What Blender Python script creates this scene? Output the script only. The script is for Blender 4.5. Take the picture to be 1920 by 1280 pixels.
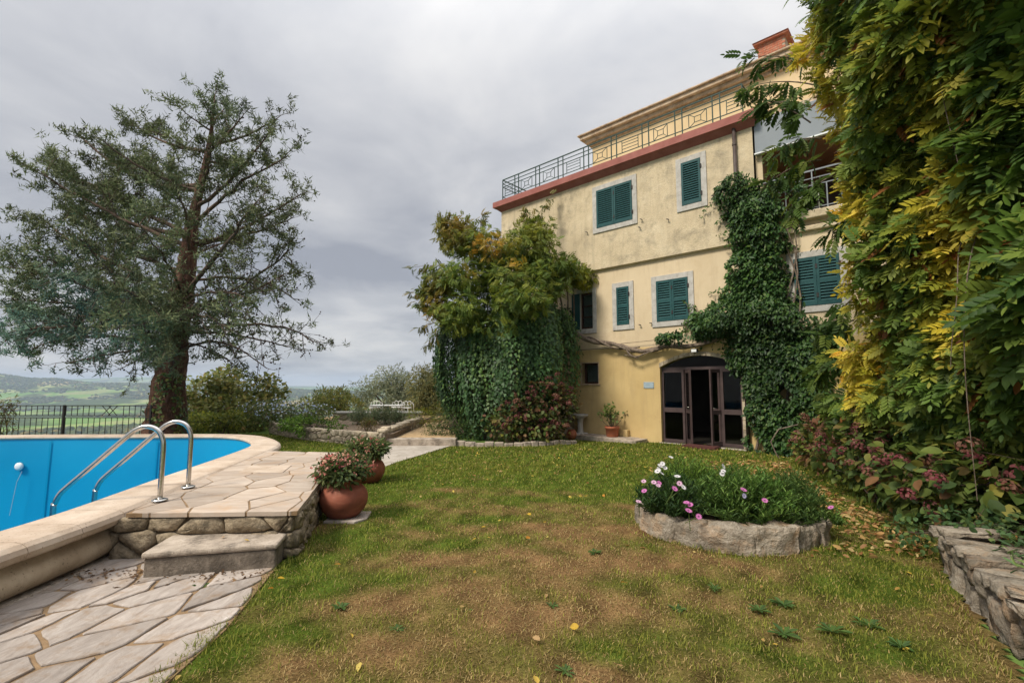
import bpy, math, random
import numpy as np
from mathutils import Vector, Matrix
R = math.radians
rng = np.random.default_rng(11)
random.seed(11)
for o in list(bpy.data.objects): bpy.data.objects.remove(o)
scene = bpy.context.scene
COL = scene.collection

# ------------------------------------------------------------------ camera
cam = bpy.data.cameras.new('camera'); cam.lens = 16.5; cam.sensor_width = 36
cam.clip_start = .05; cam.clip_end = 30000
cam_o = bpy.data.objects.new('camera', cam); COL.objects.link(cam_o)
EYE = 1.6; PITCH = math.atan(79/880)
cam_o.location = (0, 0, EYE); cam_o.rotation_euler = (R(90)+PITCH, 0, 0)
scene.camera = cam_o

# ------------------------------------------------------------------ sky, sun, exposure
SUN = Vector((-.52, -.40, .75)).normalized()
wd = bpy.data.worlds.new('World'); scene.world = wd; wd.use_nodes = True
nt = wd.node_tree; nt.nodes.clear(); L = nt.links
def wn(t, **k):
    n = nt.nodes.new(t)
    for a, b in k.items(): setattr(n, a, b)
    return n
def wmath(op, a, b=None):
    n = wn('ShaderNodeMath', operation=op)
    for i, v in enumerate((a, b)):
        if v is None: continue
        if isinstance(v, (int, float)): n.inputs[i].default_value = v
        else: L.new(v, n.inputs[i])
    return n.outputs[0]
wout = wn('ShaderNodeOutputWorld'); wbg = wn('ShaderNodeBackground')
wbg.inputs['Strength'].default_value = .1
sky = wn('ShaderNodeTexSky', sky_type='NISHITA'); sky.sun_disc = False
sky.sun_elevation = math.asin(SUN.z); sky.sun_rotation = math.atan2(SUN.x, SUN.y)
sky.air_density = 1.0; sky.dust_density = 2.5
tc = wn('ShaderNodeTexCoord'); sp = wn('ShaderNodeSeparateXYZ'); L.new(tc.outputs['Generated'], sp.inputs[0])
zc = wmath('MAXIMUM', sp.outputs['Z'], 0.0)
den = wmath('ADD', zc, .16)
cb = wn('ShaderNodeCombineXYZ')
L.new(wmath('DIVIDE', sp.outputs['X'], den), cb.inputs[0]); L.new(wmath('DIVIDE', sp.outputs['Y'], den), cb.inputs[1])
def wnoise(scale, detail, rough, dist, w):
    n = wn('ShaderNodeTexNoise', noise_dimensions='4D'); n.inputs['W'].default_value = w
    n.inputs['Scale'].default_value = scale; n.inputs['Detail'].default_value = detail
    n.inputs['Roughness'].default_value = rough; n.inputs['Distortion'].default_value = dist
    L.new(cb.outputs[0], n.inputs['Vector']); return n.outputs['Fac']
nA = wnoise(.55, 8, .52, .35, 3.7); nB = wnoise(1.7, 6, .55, .5, 8.5)
mixn = wmath('ADD', wmath('MULTIPLY', nA, .64), wmath('MULTIPLY', nB, .36))
rmp = wn('ShaderNodeValToRGB')
e = rmp.color_ramp.elements
e[0].position = .38; e[0].color = (.36, .375, .42, 1)
e[1].position = .62; e[1].color = (.82, .80, .78, 1)
m_ = rmp.color_ramp.elements.new(.50); m_.color = (.575, .58, .60, 1)
L.new(mixn, rmp.inputs[0])
# an overcast dome is brighter overhead than near the horizon
grad = wmath('ADD', .80, wmath('MULTIPLY', wmath('POWER', zc, 4.5), 2.6))
cl = wn('ShaderNodeVectorMath', operation='SCALE'); L.new(rmp.outputs[0], cl.inputs[0])
L.new(wmath('MULTIPLY', grad, 4.3), cl.inputs['Scale'])
mx = wn('ShaderNodeMix', data_type='RGBA'); mx.inputs['Factor'].default_value = .95
L.new(sky.outputs[0], mx.inputs['A']); L.new(cl.outputs[0], mx.inputs['B'])
L.new(mx.outputs['Result'], wbg.inputs['Color']); L.new(wbg.outputs[0], wout.inputs['Surface'])
sl = bpy.data.lights.new('sun', 'SUN'); sl.energy = 1.5; sl.angle = R(14); sl.color = (1, .925, .79)
so = bpy.data.objects.new('sun', sl); COL.objects.link(so)
so.rotation_euler = SUN.to_track_quat('Z', 'Y').to_euler(); so.location = (-20, -15, 30)
vs = scene.view_settings; vs.view_transform = 'Standard'; vs.look = 'None'; vs.gamma = 1; vs.use_curve_mapping = False
vs.exposure = 1.5
scene.cycles.max_bounces = 6; scene.cycles.diffuse_bounces = 3; scene.cycles.glossy_bounces = 3
scene.cycles.transparent_max_bounces = 12; scene.cycles.transmission_bounces = 4; scene.cycles.volume_bounces = 0
scene.cycles.use_denoising = True; scene.cycles.denoiser = 'OPENIMAGEDENOISE'; scene.cycles.denoising_input_passes = 'RGB_ALBEDO_NORMAL'; scene.cycles.denoising_prefilter = 'ACCURATE'; scene.cycles.use_adaptive_sampling = False; scene.cycles.sample_clamp_indirect = 4

# ------------------------------------------------------------------ helpers
_cp, _sp = math.cos(PITCH), math.sin(PITCH)
def at(px, py, Y):
    """a surveyed sight line (photo pixel) taken to the distance Y: a point in metres"""
    x = (px-960)/880; y = -(py-640)/880
    d = (x, _cp-y*_sp, _sp+y*_cp); t = Y/d[1]
    return np.array((d[0]*t, Y, EYE+d[2]*t))
def pn(P, freq, seed, oct=3):
    """cheap smooth noise in about -1..1"""
    g = np.random.default_rng(seed); P = np.asarray(P, float); out = np.zeros(len(P)); amp = 1.; tot = 0.
    for k in range(oct):
        for j in range(5):
            d = g.normal(size=P.shape[1]); d /= np.linalg.norm(d)
            out += amp*np.sin(P@d*freq*(2**k)*g.uniform(.7, 1.4)+g.uniform(0, 6.28))
        tot += amp*5; amp *= .55
    return out/tot*2.4
def inpoly(x, y, poly):
    x = np.asarray(x); y = np.asarray(y); c = np.zeros(x.shape, bool); n = len(poly)
    for i in range(n):
        x0, y0 = poly[i]; x1, y1 = poly[(i+1) % n]
        if y0 == y1: continue
        c ^= ((y0 > y) != (y1 > y)) & (x < (x1-x0)*(y-y0)/(y1-y0)+x0)
    return c
def nrm(a): return a/np.maximum(np.linalg.norm(a, axis=-1, keepdims=True), 1e-9)
def tag(o, label=None, cat=None, group=None, kind=None):
    if label: o['label'] = label
    if cat: o['category'] = cat
    if group: o['group'] = group
    if kind: o['kind'] = kind
    return o
def empty(name, loc=(0, 0, 0), rz=0., label=None, cat=None, group=None, kind=None):
    o = bpy.data.objects.new(name, None); COL.objects.link(o); o.location = loc; o.rotation_euler = (0, 0, rz)
    return tag(o, label, cat, group, kind)
def obj(name, me, mat=None, parent=None, loc=None, rot=None):
    o = bpy.data.objects.new(name, me); COL.objects.link(o)
    if mat is not None and not me.materials: me.materials.append(mat)
    if parent is not None: o.parent = parent
    if loc is not None: o.location = loc
    if rot is not None: o.rotation_euler = rot
    return o
def mesh_np(name, V, Fs, col=None, smooth=False):
    """V (n,3); Fs one array (m,k) or a list of such arrays; col (n,3) vertex colours"""
    if not isinstance(Fs, list): Fs = [Fs]
    Fs = [np.asarray(f, np.int32) for f in Fs if len(f)]
    me = bpy.data.meshes.new(name); V = np.asarray(V, np.float32)
    me.vertices.add(len(V)); me.vertices.foreach_set('co', V.ravel())
    li = np.concatenate([f.ravel() for f in Fs]); lt = np.concatenate([np.full(len(f), f.shape[1], np.int32) for f in Fs])
    me.loops.add(len(li)); me.loops.foreach_set('vertex_index', li)
    me.polygons.add(len(lt)); ls = np.concatenate([[0], np.cumsum(lt)[:-1]]).astype(np.int32)
    me.polygons.foreach_set('loop_start', ls); me.polygons.foreach_set('loop_total', lt)
    if smooth: me.polygons.foreach_set('use_smooth', np.ones(len(lt), bool))
    me.update(calc_edges=True)
    if col is not None:
        a = me.color_attributes.new('Col', 'FLOAT_COLOR', 'POINT')
        c = np.ones((len(V), 4), np.float32); c[:, :3] = col; a.data.foreach_set('color', c.ravel())
    return me
class MB:
    """collects shapes and builds them as ONE mesh object"""
    def __init__(s): s.v = []; s.f = []
    def add(s, vs, fs):
        b = len(s.v); s.v += [tuple(v) for v in vs]; s.f += [tuple(i+b for i in f) for f in fs]; return s
    def box(s, x0, x1, y0, y1, z0, z1):
        return s.add([(x0, y0, z0), (x1, y0, z0), (x1, y1, z0), (x0, y1, z0), (x0, y0, z1), (x1, y0, z1), (x1, y1, z1), (x0, y1, z1)],
                     [(3, 2, 1, 0), (4, 5, 6, 7), (0, 1, 5, 4), (1, 2, 6, 5), (2, 3, 7, 6), (3, 0, 4, 7)])
    def bar(s, a, b, w, h=None, up=(0, 0, 1)):
        h = h or w; a = Vector(a); b = Vector(b); d = (b-a).normalized(); u = Vector(up)
        if abs(d.dot(u)) > .99: u = Vector((0, 1, 0))
        x = d.cross(u).normalized()*w/2; y = x.cross(d).normalized()*h/2
        return s.add([a-x-y, a+x-y, a+x+y, a-x+y, b-x-y, b+x-y, b+x+y, b-x+y],
                     [(3, 2, 1, 0), (4, 5, 6, 7), (0, 1, 5, 4), (1, 2, 6, 5), (2, 3, 7, 6), (3, 0, 4, 7)])
    def tube(s, pts, rad, n=8, cap=True):
        pts = [Vector(p) for p in pts]; m = len(pts)
        rad = [rad]*m if isinstance(rad, (int, float)) else list(rad)
        b = len(s.v); u = None
        for i, p in enumerate(pts):
            d = (pts[min(i+1, m-1)]-pts[max(i-1, 0)]).normalized()
            if u is None:
                u = d.orthogonal().normalized()
            u = (u-d*u.dot(d)).normalized(); w = d.cross(u)
            for k in range(n):
                a = 2*math.pi*k/n; s.v.append(tuple(p+(u*math.cos(a)+w*math.sin(a))*rad[i]))
        for i in range(m-1):
            for k in range(n):
                s.f.append((b+i*n+k, b+i*n+(k+1) % n, b+(i+1)*n+(k+1) % n, b+(i+1)*n+k))
        if cap: s.f.append(tuple(b+k for k in range(n-1, -1, -1))); s.f.append(tuple(b+(m-1)*n+k for k in range(n)))
        return s
    def lathe(s, prof, n=24, c=(0, 0, 0), wob=0):
        b = len(s.v)
        for i, (r, z) in enumerate(prof):
            for k in range(n):
                a = 2*math.pi*k/n; q = r*(1+wob*math.sin(3*a+i*.7))
                s.v.append((c[0]+q*math.cos(a), c[1]+q*math.sin(a), c[2]+z))
        for i in range(len(prof)-1):
            for k in range(n):
                s.f.append((b+i*n+k, b+i*n+(k+1) % n, b+(i+1)*n+(k+1) % n, b+(i+1)*n+k))
        return s
    def prism(s, poly, z0, z1):
        n = len(poly)
        vs = [(x, y, z0) for x, y in poly]+[(x, y, z1) for x, y in poly]
        return s.add(vs, [tuple(range(n-1, -1, -1)), tuple(range(n, 2*n))]+[(i, (i+1) % n, n+(i+1) % n, n+i) for i in range(n)])
    def mesh(s, name, smooth=False):
        me = bpy.data.meshes.new(name); me.from_pydata(s.v, [], s.f); me.update()
        if smooth: me.polygons.foreach_set('use_smooth', [True]*len(me.polygons))
        return me
    def build(s, name, mat, parent=None, smooth=False, bevel=0, loc=None, rot=None):
        o = obj(name, s.mesh(name, smooth), mat, parent, loc, rot)
        if bevel:
            m = o.modifiers.new('b', 'BEVEL'); m.width = bevel; m.segments = 2; m.limit_method = 'ANGLE'
        return o
# ------------------------------------------------------------------ materials
def nodes(name):
    m = bpy.data.materials.new(name); m.use_nodes = True; t = m.node_tree; t.nodes.clear()
    out = t.nodes.new('ShaderNodeOutputMaterial'); bs = t.nodes.new('ShaderNodeBsdfPrincipled')
    t.links.new(bs.outputs[0], out.inputs['Surface'])
    return m, t, bs, out
def c4(c): return (c[0], c[1], c[2], 1)
def noise_n(t, scale, detail=5, rough=.6, dist=0, stretch=None, vec=None):
    if vec is None:
        g = t.nodes.new('ShaderNodeNewGeometry'); vec = g.outputs['Position']
    if stretch:
        mp = t.nodes.new('ShaderNodeMapping'); mp.inputs['Scale'].default_value = stretch; t.links.new(vec, mp.inputs[0]); vec = mp.outputs[0]
    n = t.nodes.new('ShaderNodeTexNoise'); n.inputs['Scale'].default_value = scale; n.inputs['Detail'].default_value = detail
    n.inputs['Roughness'].default_value = rough; n.inputs['Distortion'].default_value = dist
    t.links.new(vec, n.inputs['Vector']); return n.outputs['Fac']
def ramp_n(t, fac, stops):
    r = t.nodes.new('ShaderNodeValToRGB'); els = r.color_ramp.elements
    els[0].position, els[0].color = stops[0][0], c4(stops[0][1]); els[1].position, els[1].color = stops[-1][0], c4(stops[-1][1])
    for p, c in stops[1:-1]: els.new(p).color = c4(c)
    t.links.new(fac, r.inputs[0]); return r.outputs[0]
def mix_n(t, fac, a, b, mode='MIX'):
    m = t.nodes.new('ShaderNodeMix'); m.data_type = 'RGBA'; m.blend_type = mode
    for v, k in ((fac, 'Factor'), (a, 'A'), (b, 'B')):
        s = m.inputs[k] if k != 'Factor' else m.inputs[0]
        if k in 'AB': s = m.inputs[6 if k == 'A' else 7]
        if isinstance(v, (int, float)): s.default_value = v
        elif isinstance(v, tuple): s.default_value = c4(v)
        else: t.links.new(v, s)
    return m.outputs[2]
def rng_n(t, v, a, b, c, d):
    m = t.nodes.new('ShaderNodeMapRange'); t.links.new(v, m.inputs[0])
    for i, q in enumerate((a, b, c, d)): m.inputs[1+i].default_value = q
    return m.outputs[0]
def bump_n(t, bs, h, strength, dist=.02):
    b = t.nodes.new('ShaderNodeBump'); b.inputs['Strength'].default_value = strength; b.inputs['Distance'].default_value = dist
    t.links.new(h, b.inputs['Height']); t.links.new(b.outputs[0], bs.inputs['Normal'])
def surf(name, stops, scale=4, detail=6, nrough=.6, rough=.85, bump=.3, bscale=30, bdist=.02, dirt=None, dscale=9, damt=.6, vary=0, stretch=None, dist=.2, spec=.25, metal=0, streak=None):
    """general weathered surface: noise colour ramp, a second layer of stains, fine relief, per-piece value shift"""
    m, t, bs, out = nodes(name)
    c = ramp_n(t, noise_n(t, scale, detail, nrough, dist, stretch), stops)
    if dirt:
        f = rng_n(t, noise_n(t, dscale, 8, .7, .3), .5, .68, 0, damt); c = mix_n(t, f, c, dirt)
    if streak:
        f = rng_n(t, noise_n(t, 2.2, 6, .7, .4, (2.6, 2.6, .28)), .50, .72, 0, streak[1]); c = mix_n(t, f, c, streak[0])
    if vary:
        oi = t.nodes.new('ShaderNodeObjectInfo'); v = rng_n(t, oi.outputs['Random'], 0, 1, 1-vary, 1+vary*.8)
        cb_ = t.nodes.new('ShaderNodeVectorMath'); cb_.operation = 'SCALE'; t.links.new(c, cb_.inputs[0]); t.links.new(v, cb_.inputs['Scale']); c = cb_.outputs[0]
    t.links.new(c, bs.inputs['Base Color']); bs.inputs['Roughness'].default_value = rough
    bs.inputs['Specular IOR Level'].default_value = spec; bs.inputs['Metallic'].default_value = metal
    if bump: bump_n(t, bs, noise_n(t, bscale, 7, .65), bump, bdist)
    return m
def leafmat(name, rough=.55, trans=.4, spec=.25):
    m, t, bs, out = nodes(name)
    a = t.nodes.new('ShaderNodeAttribute'); a.attribute_name = 'Col'
    t.links.new(a.outputs['Color'], bs.inputs['Base Color']); bs.inputs['Roughness'].default_value = rough
    bs.inputs['Specular IOR Level'].default_value = spec
    tr = t.nodes.new('ShaderNodeBsdfTranslucent'); t.links.new(a.outputs['Color'], tr.inputs['Color'])
    mx = t.nodes.new('ShaderNodeMixShader'); mx.inputs[0].default_value = trans
    t.links.new(bs.outputs[0], mx.inputs[1]); t.links.new(tr.outputs[0], mx.inputs[2]); t.links.new(mx.outputs[0], out.inputs['Surface'])
    return m
def glassmat(name, tint=(.6, .65, .65), refl=1.0):
    m, t, bs, out = nodes(name); t.nodes.remove(bs)
    g = t.nodes.new('ShaderNodeBsdfGlossy'); g.inputs['Roughness'].default_value = .03; g.inputs['Color'].default_value = (.95, .95, .95, 1)
    tr = t.nodes.new('ShaderNodeBsdfTransparent'); tr.inputs['Color'].default_value = c4(tint)
    fr = t.nodes.new('ShaderNodeFresnel'); fr.inputs['IOR'].default_value = 1.22
    mx = t.nodes.new('ShaderNodeMixShader'); t.links.new(fr.outputs[0], mx.inputs[0]); t.links.new(tr.outputs[0], mx.inputs[1]); t.links.new(g.outputs[0], mx.inputs[2])
    t.links.new(mx.outputs[0], out.inputs['Surface']); return m
M = {}
M['leaf'] = leafmat('leaf'); M['leaf_gloss'] = leafmat('leaf_gloss', .5, .25, .3); M['needle'] = leafmat('needle', .7, .15, .2)
M['grass'] = leafmat('grass_blade', .75, .3, .15); M['petal'] = leafmat('petal', .8, .4, .1)
M['stucco_top'] = surf('stucco_rough', [(.3, (.44, .36, .24)), (.5, (.545, .45, .305)), (.72, (.62, .525, .37))], 1.6, 8, .65, .95, .55, 26, .03, dirt=(.22, .19, .14), dscale=2.4, damt=.6, streak=((.30, .255, .185), .5))
M['stucco_mid'] = surf('stucco_smooth', [(.3, (.55, .44, .29)), (.6, (.62, .505, .345)), (.75, (.67, .555, .39))], .9, 7, .6, .92, .12, 40, .01, dirt=(.46, .345, .21), dscale=2, damt=.4, streak=((.47, .37, .25), .5))
M['stucco_low'] = surf('stucco_yellow', [(.3, (.48, .345, .155)), (.55, (.555, .41, .195)), (.75, (.61, .46, .235))], .8, 7, .6, .92, .12, 40, .01, dirt=(.41, .285, .13), dscale=1.8, damt=.45, streak=((.40, .29, .15), .5))
M['stucco_attic'] = surf('stucco_attic', [(.3, (.55, .42, .24)), (.7, (.64, .50, .31))], 1.1, 6, .6, .92, .15, 40, .01, dirt=(.5, .35, .17), dscale=2, damt=.3)
M['surround'] = surf('stone_surround', [(.3, (.33, .315, .285)), (.55, (.45, .43, .40)), (.75, (.54, .52, .49))], 5, 8, .7, .8, .25, 50, .01, dirt=(.27, .24, .21), dscale=7, damt=.6)
M['red'] = surf('red_cornice', [(.3, (.25, .085, .068)), (.7, (.33, .125, .105))], 3, 6, .6, .7, .1, 40, .01, dirt=(.18, .07, .06), dscale=4, damt=.4)
M['shutter'] = surf('shutter_paint', [(.3, (.010, .052, .055)), (.7, (.018, .075, .078))], 6, 5, .6, .5, .05, 60, .005, dirt=(.03, .08, .08), dscale=12, damt=.4)
M['cornice'] = surf('attic_cornice', [(.3, (.30, .20, .125)), (.5, (.47, .36, .255)), (.7, (.56, .45, .33))], 3, 8, .7, .9, .3, 30, .02, dirt=(.16, .11, .08), dscale=4, damt=.75)
M['iron_green'] = surf('rail_green', [(.3, (.018, .045, .038)), (.7, (.03, .065, .055))], 9, 4, .6, .55, 0)
M['iron_grey'] = surf('rail_grey', [(.3, (.16, .18, .20)), (.7, (.24, .26, .28))], 9, 4, .6, .5, 0)
M['iron_dark'] = surf('iron_dark', [(.3, (.018, .017, .019)), (.7, (.04, .036, .034))], 9, 4, .6, .6, 0)
M['white_iron'] = surf('white_iron', [(.3, (.6, .58, .54)), (.7, (.75, .74, .71))], 9, 4, .6, .5, 0)
M['panel'] = surf('grey_panel', [(.3, (.19, .215, .24)), (.7, (.235, .26, .285))], 2, 5, .5, .6, .03, 20, .01)
M['pipe'] = surf('drainpipe', [(.3, (.05, .035, .03)), (.7, (.085, .065, .058))], 5, 5, .6, .5, .05)
M['doorframe'] = surf('door_metal', [(.3, (.05, .033, .033)), (.7, (.08, .055, .053))], 6, 4, .6, .5, .02, spec=.3)
M['winwood'] = surf('window_wood', [(.3, (.045, .02, .015)), (.7, (.075, .035, .025))], 6, 4, .6, .5, .05)
M['glass'] = glassmat('glass')
M['curtain'] = surf('curtain', [(.3, (.4, .4, .39)), (.7, (.55, .55, .53))], 3, 4, .5, .9, 0, stretch=(9, 9, .4))
M['dark'] = surf('dim_interior', [(.3, (.05, .035, .03)), (.7, (.09, .07, .055))], 2, 4, .5, .8, 0)
M['brick'] = surf('brick', [(.3, (.26, .085, .05)), (.7, (.40, .15, .09))], 9, 5, .6, .9, .3, 50, .01, dirt=(.35, .27, .2), dscale=8, damt=.5, vary=.3)
M['mortar'] = surf('mortar', [(.3, (.28, .23, .17)), (.7, (.42, .36, .28))], 8, 6, .6, .95, .4, 60, .01)
M['rubble'] = surf('rubble_stone', [(.28, (.11, .083, .055)), (.48, (.29, .23, .155)), (.70, (.48, .395, .28))], 11, 9, .72, .9, .9, 34, .03, dirt=(.07, .058, .042), dscale=7, damt=.8, vary=.28)
M['rubble_lt'] = surf('pale_rubble', [(.28, (.25, .20, .14)), (.5, (.42, .35, .255)), (.72, (.55, .48, .37))], 7, 9, .7, .9, .7, 30, .03, dirt=(.13, .11, .08), dscale=6, damt=.6, vary=.28)
M['grey_rock'] = surf('grey_rock', [(.28, (.11, .088, .065)), (.46, (.28, .235, .18)), (.70, (.49, .43, .35))], 9, 10, .75, .95, 1.0, 26, .05, dirt=(.44, .28, .16), dscale=3.5, damt=.8, vary=.25, stretch=(1, 1, 1.8))
M['earthmortar'] = surf('earth_mortar', [(.3, (.075, .055, .035)), (.7, (.15, .115, .075))], 14, 7, .7, .95, .8, 40, .03)
M['joint'] = surf('paving_joint', [(.3, (.15, .095, .05)), (.7, (.27, .18, .10))], 14, 7, .7, .95, .5, 60, .01)
M['flag'] = surf('flagstone', [(.25, (.17, .14, .12)), (.42, (.27, .23, .20)), (.60, (.35, .305, .27)), (.80, (.50, .46, .43))], 4.2, 10, .74, .8, .5, 22, .015, dirt=(.23, .155, .095), dscale=5, damt=.8, vary=.2, stretch=(2.4, .7, 1), dist=1.2)
M['deckflag'] = surf('deck_flagstone', [(.25, (.28, .22, .17)), (.5, (.38, .31, .25)), (.75, (.48, .41, .34))], 2.6, 9, .65, .7, .2, 18, .012, dirt=(.38, .25, .15), dscale=2.6, damt=.7, vary=.2, stretch=(.7, 2.2, 1), dist=1.0)
M['travertine'] = surf('travertine', [(.3, (.36, .275, .20)), (.5, (.48, .385, .30)), (.72, (.58, .49, .40))], 2.4, 9, .65, .7, .35, 40, .012, dirt=(.36, .26, .18), dscale=3, damt=.5, vary=.07)
def pitted(m):  # small dark pits of travertine / weathered concrete
    t = m.node_tree; bs = next(n for n in t.nodes if n.type == 'BSDF_PRINCIPLED'); lk = bs.inputs['Base Color'].links[0].from_socket
    f = rng_n(t, noise_n(t, 55, 3, .6, 0, (1, 1, .5)), .63, .70, 0, .75)
    t.links.new(mix_n(t, f, lk, (.10, .075, .05)), bs.inputs['Base Color']); return m
pitted(M['travertine'])
M['poolwall'] = pitted(surf('pool_wall_stone', [(.3, (.27, .205, .135)), (.5, (.40, .32, .225)), (.72, (.52, .43, .32))], 2.4, 9, .65, .8, .4, 40, .012, dirt=(.20, .15, .10), dscale=3, damt=.6))
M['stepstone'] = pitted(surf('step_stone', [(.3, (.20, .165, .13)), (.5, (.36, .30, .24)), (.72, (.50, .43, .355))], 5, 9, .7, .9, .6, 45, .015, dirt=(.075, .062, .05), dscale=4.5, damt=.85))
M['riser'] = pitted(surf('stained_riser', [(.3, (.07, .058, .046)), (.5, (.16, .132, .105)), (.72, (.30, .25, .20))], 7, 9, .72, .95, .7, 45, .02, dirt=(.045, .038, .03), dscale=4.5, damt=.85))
M['concrete'] = surf('path_concrete', [(.3, (.26, .23, .19)), (.5, (.37, .33, .285)), (.72, (.46, .42, .37))], 3, 8, .7, .9, .5, 70, .01, dirt=(.2, .17, .13), dscale=5, damt=.6)
M['gravel'] = surf('ochre_gravel', [(.3, (.30, .19, .09)), (.5, (.44, .30, .16)), (.72, (.55, .41, .25))], 9, 8, .75, .95, .7, 60, .02, dirt=(.2, .15, .08), dscale=4, damt=.5)
M['terracotta'] = surf('terracotta', [(.3, (.19, .058, .035)), (.55, (.27, .085, .05)), (.75, (.33, .13, .085))], 5, 7, .6, .65, .15, 40, .008, dirt=(.12, .05, .035), dscale=4, damt=.5, stretch=(1, 1, 2.5))
M['terracotta_lt'] = surf('orange_terracotta', [(.3, (.34, .105, .05)), (.7, (.43, .15, .08))], 5, 6, .6, .75, .1, 40, .008, dirt=(.28, .13, .08), dscale=5, damt=.4)
M['soil'] = surf('soil', [(.3, (.03, .02, .012)), (.7, (.09, .062, .04))], 20, 7, .7, .95, 1, 50, .03)
M['bark'] = surf('cypress_bark', [(.3, (.045, .024, .018)), (.52, (.13, .066, .046)), (.72, (.24, .13, .09))], 7, 8, .7, .95, 1.0, 16, .06, dirt=(.06, .045, .035), dscale=5, damt=.5, stretch=(2.2, 2.2, .35))
M['twig'] = surf('twig_bark', [(.3, (.055, .036, .028)), (.7, (.14, .10, .08))], 7, 5, .7, .95, 0)
M['vinebark'] = surf('vine_bark', [(.3, (.07, .052, .04)), (.52, (.17, .13, .10)), (.72, (.28, .225, .175))], 14, 7, .7, .95, .8, 30, .03, stretch=(1.5, 1.5, .6))
M['liner'] = surf('pool_liner', [(.35, (.0, .24, .44)), (.65, (.002, .285, .50))], .6, 4, .5, .42, .05, 1.2, .05, spec=.4)
M['steel'] = surf('stainless_steel', [(.3, (.50, .48, .45)), (.7, (.62, .60, .57))], 20, 4, .6, .22, .02, 90, .002, metal=1)
M['plastic'] = surf('white_plastic', [(.3, (.68, .70, .70)), (.7, (.75, .76, .76))], 6, 3, .5, .4, 0)
M['plaque'] = surf('plaque_metal', [(.3, (.26, .33, .38)), (.7, (.34, .42, .47))], 12, 4, .6, .45, .02)
M['mat'] = surf('door_mat', [(.3, (.05, .018, .015)), (.7, (.10, .035, .03))], 20, 4, .6, .95, .3, 90, .01)
# ------------------------------------------------------------------ polygons, stones
def clip(poly, p, n):
    """keep the part of a polygon with (q-p).n <= 0"""
    out = []; m = len(poly)
    for i in range(m):
        a = poly[i]; b = poly[(i+1) % m]
        da = (a[0]-p[0])*n[0]+(a[1]-p[1])*n[1]; db = (b[0]-p[0])*n[0]+(b[1]-p[1])*n[1]
        if da <= 0: out.append(a)
        if (da < 0 < db) or (db < 0 < da):
            t = da/(da-db); out.append((a[0]+(b[0]-a[0])*t, a[1]+(b[1]-a[1])*t))
    return out
def area(poly): return .5*sum(poly[i][0]*poly[(i+1) % len(poly)][1]-poly[(i+1) % len(poly)][0]*poly[i][1] for i in range(len(poly)))
def inset(poly, g):
    if area(poly) < 0: poly = poly[::-1]
    q = list(poly)
    for i in range(len(poly)):
        a = poly[i]; b = poly[(i+1) % len(poly)]; l = math.hypot(b[0]-a[0], b[1]-a[1])
        if l < 1e-6: continue
        n = ((b[1]-a[1])/l, -(b[0]-a[0])/l); q = clip(q, (a[0]-n[0]*g, a[1]-n[1]*g), n)
        if len(q) < 3: return []
    return q
def chaikin(poly, r=.2):
    out = []
    for i in range(len(poly)):
        a = poly[i]; b = poly[(i+1) % len(poly)]
        out += [(a[0]*(1-r)+b[0]*r, a[1]*(1-r)+b[1]*r), (a[0]*r+b[0]*(1-r), a[1]*r+b[1]*(1-r))]
    return out
def cells(poly, size, aspect=1.6, ang=0., jit=.42, seed=1):
    """irregular stone pattern filling a convex polygon (anisotropic Voronoi cells)"""
    g = np.random.default_rng(seed); ca, sa = math.cos(ang), math.sin(ang)
    f = lambda p: ((p[0]*ca+p[1]*sa)/aspect, -p[0]*sa+p[1]*ca)
    fi = lambda p: (p[0]*aspect*ca-p[1]*sa, p[0]*aspect*sa+p[1]*ca)
    P = [f(p) for p in poly]; xs = [p[0] for p in P]; ys = [p[1] for p in P]
    S = []; y = min(ys)-size; r = 0
    while y < max(ys)+size:
        x = min(xs)-size+(.5*size if r % 2 else 0)
        while x < max(xs)+size:
            S.append((x+g.uniform(-jit, jit)*size, y+g.uniform(-jit, jit)*size)); x += size
        y += size; r += 1
    out = []
    for i, s in enumerate(S):
        q = list(P)
        for j, t in enumerate(S):
            if i == j or abs(s[0]-t[0])+abs(s[1]-t[1]) > 5*size: continue
            q = clip(q, ((s[0]+t[0])/2, (s[1]+t[1])/2), (t[0]-s[0], t[1]-s[1]))
            if len(q) < 3: break
        if len(q) >= 3:
            q = [fi(p) for p in q]
            if abs(area(q)) > .08*size*size*aspect: out.append(q)
    return out
def wobble(poly, amp, step, seed):
    g = np.random.default_rng(seed); out = []
    for i in range(len(poly)):
        a = np.array(poly[i]); b = np.array(poly[(i+1) % len(poly)]); l = np.linalg.norm(b-a); k = max(1, int(l/step)); nn = np.array((b[1]-a[1], a[0]-b[0]))/max(l, 1e-6)
        for j in range(k): out.append(tuple(a+(b-a)*j/k+(nn*g.normal(0, amp) if j else nn*0-nn*abs(g.normal(0, amp)))))
    return out
def slab_piece(name, poly, z0, z1, mat, parent, bev=.008, seed=0):
    """one flat paving stone with eased edges"""
    g = np.random.default_rng(seed); n = len(poly); c = np.mean(poly, 0)
    tilt = g.normal(size=2)*.004
    zz = lambda p: (p[0]-c[0])*tilt[0]+(p[1]-c[1])*tilt[1]
    V = [(x, y, z0) for x, y in poly]+[(x, y, z1-bev+zz((x, y))) for x, y in poly]
    V += [(c[0]+(x-c[0])*(1-bev/max(.05, math.hypot(x-c[0], y-c[1]))), c[1]+(y-c[1])*(1-bev/max(.05, math.hypot(x-c[0], y-c[1]))), z1+zz((x, y))) for x, y in poly]
    F = [(i, (i+1) % n, n+(i+1) % n, n+i) for i in range(n)]+[(n+i, n+(i+1) % n, 2*n+(i+1) % n, 2*n+i) for i in range(n)]+[tuple(range(2*n, 3*n))]
    return MB().add(V, F).build(name, mat, parent)
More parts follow.
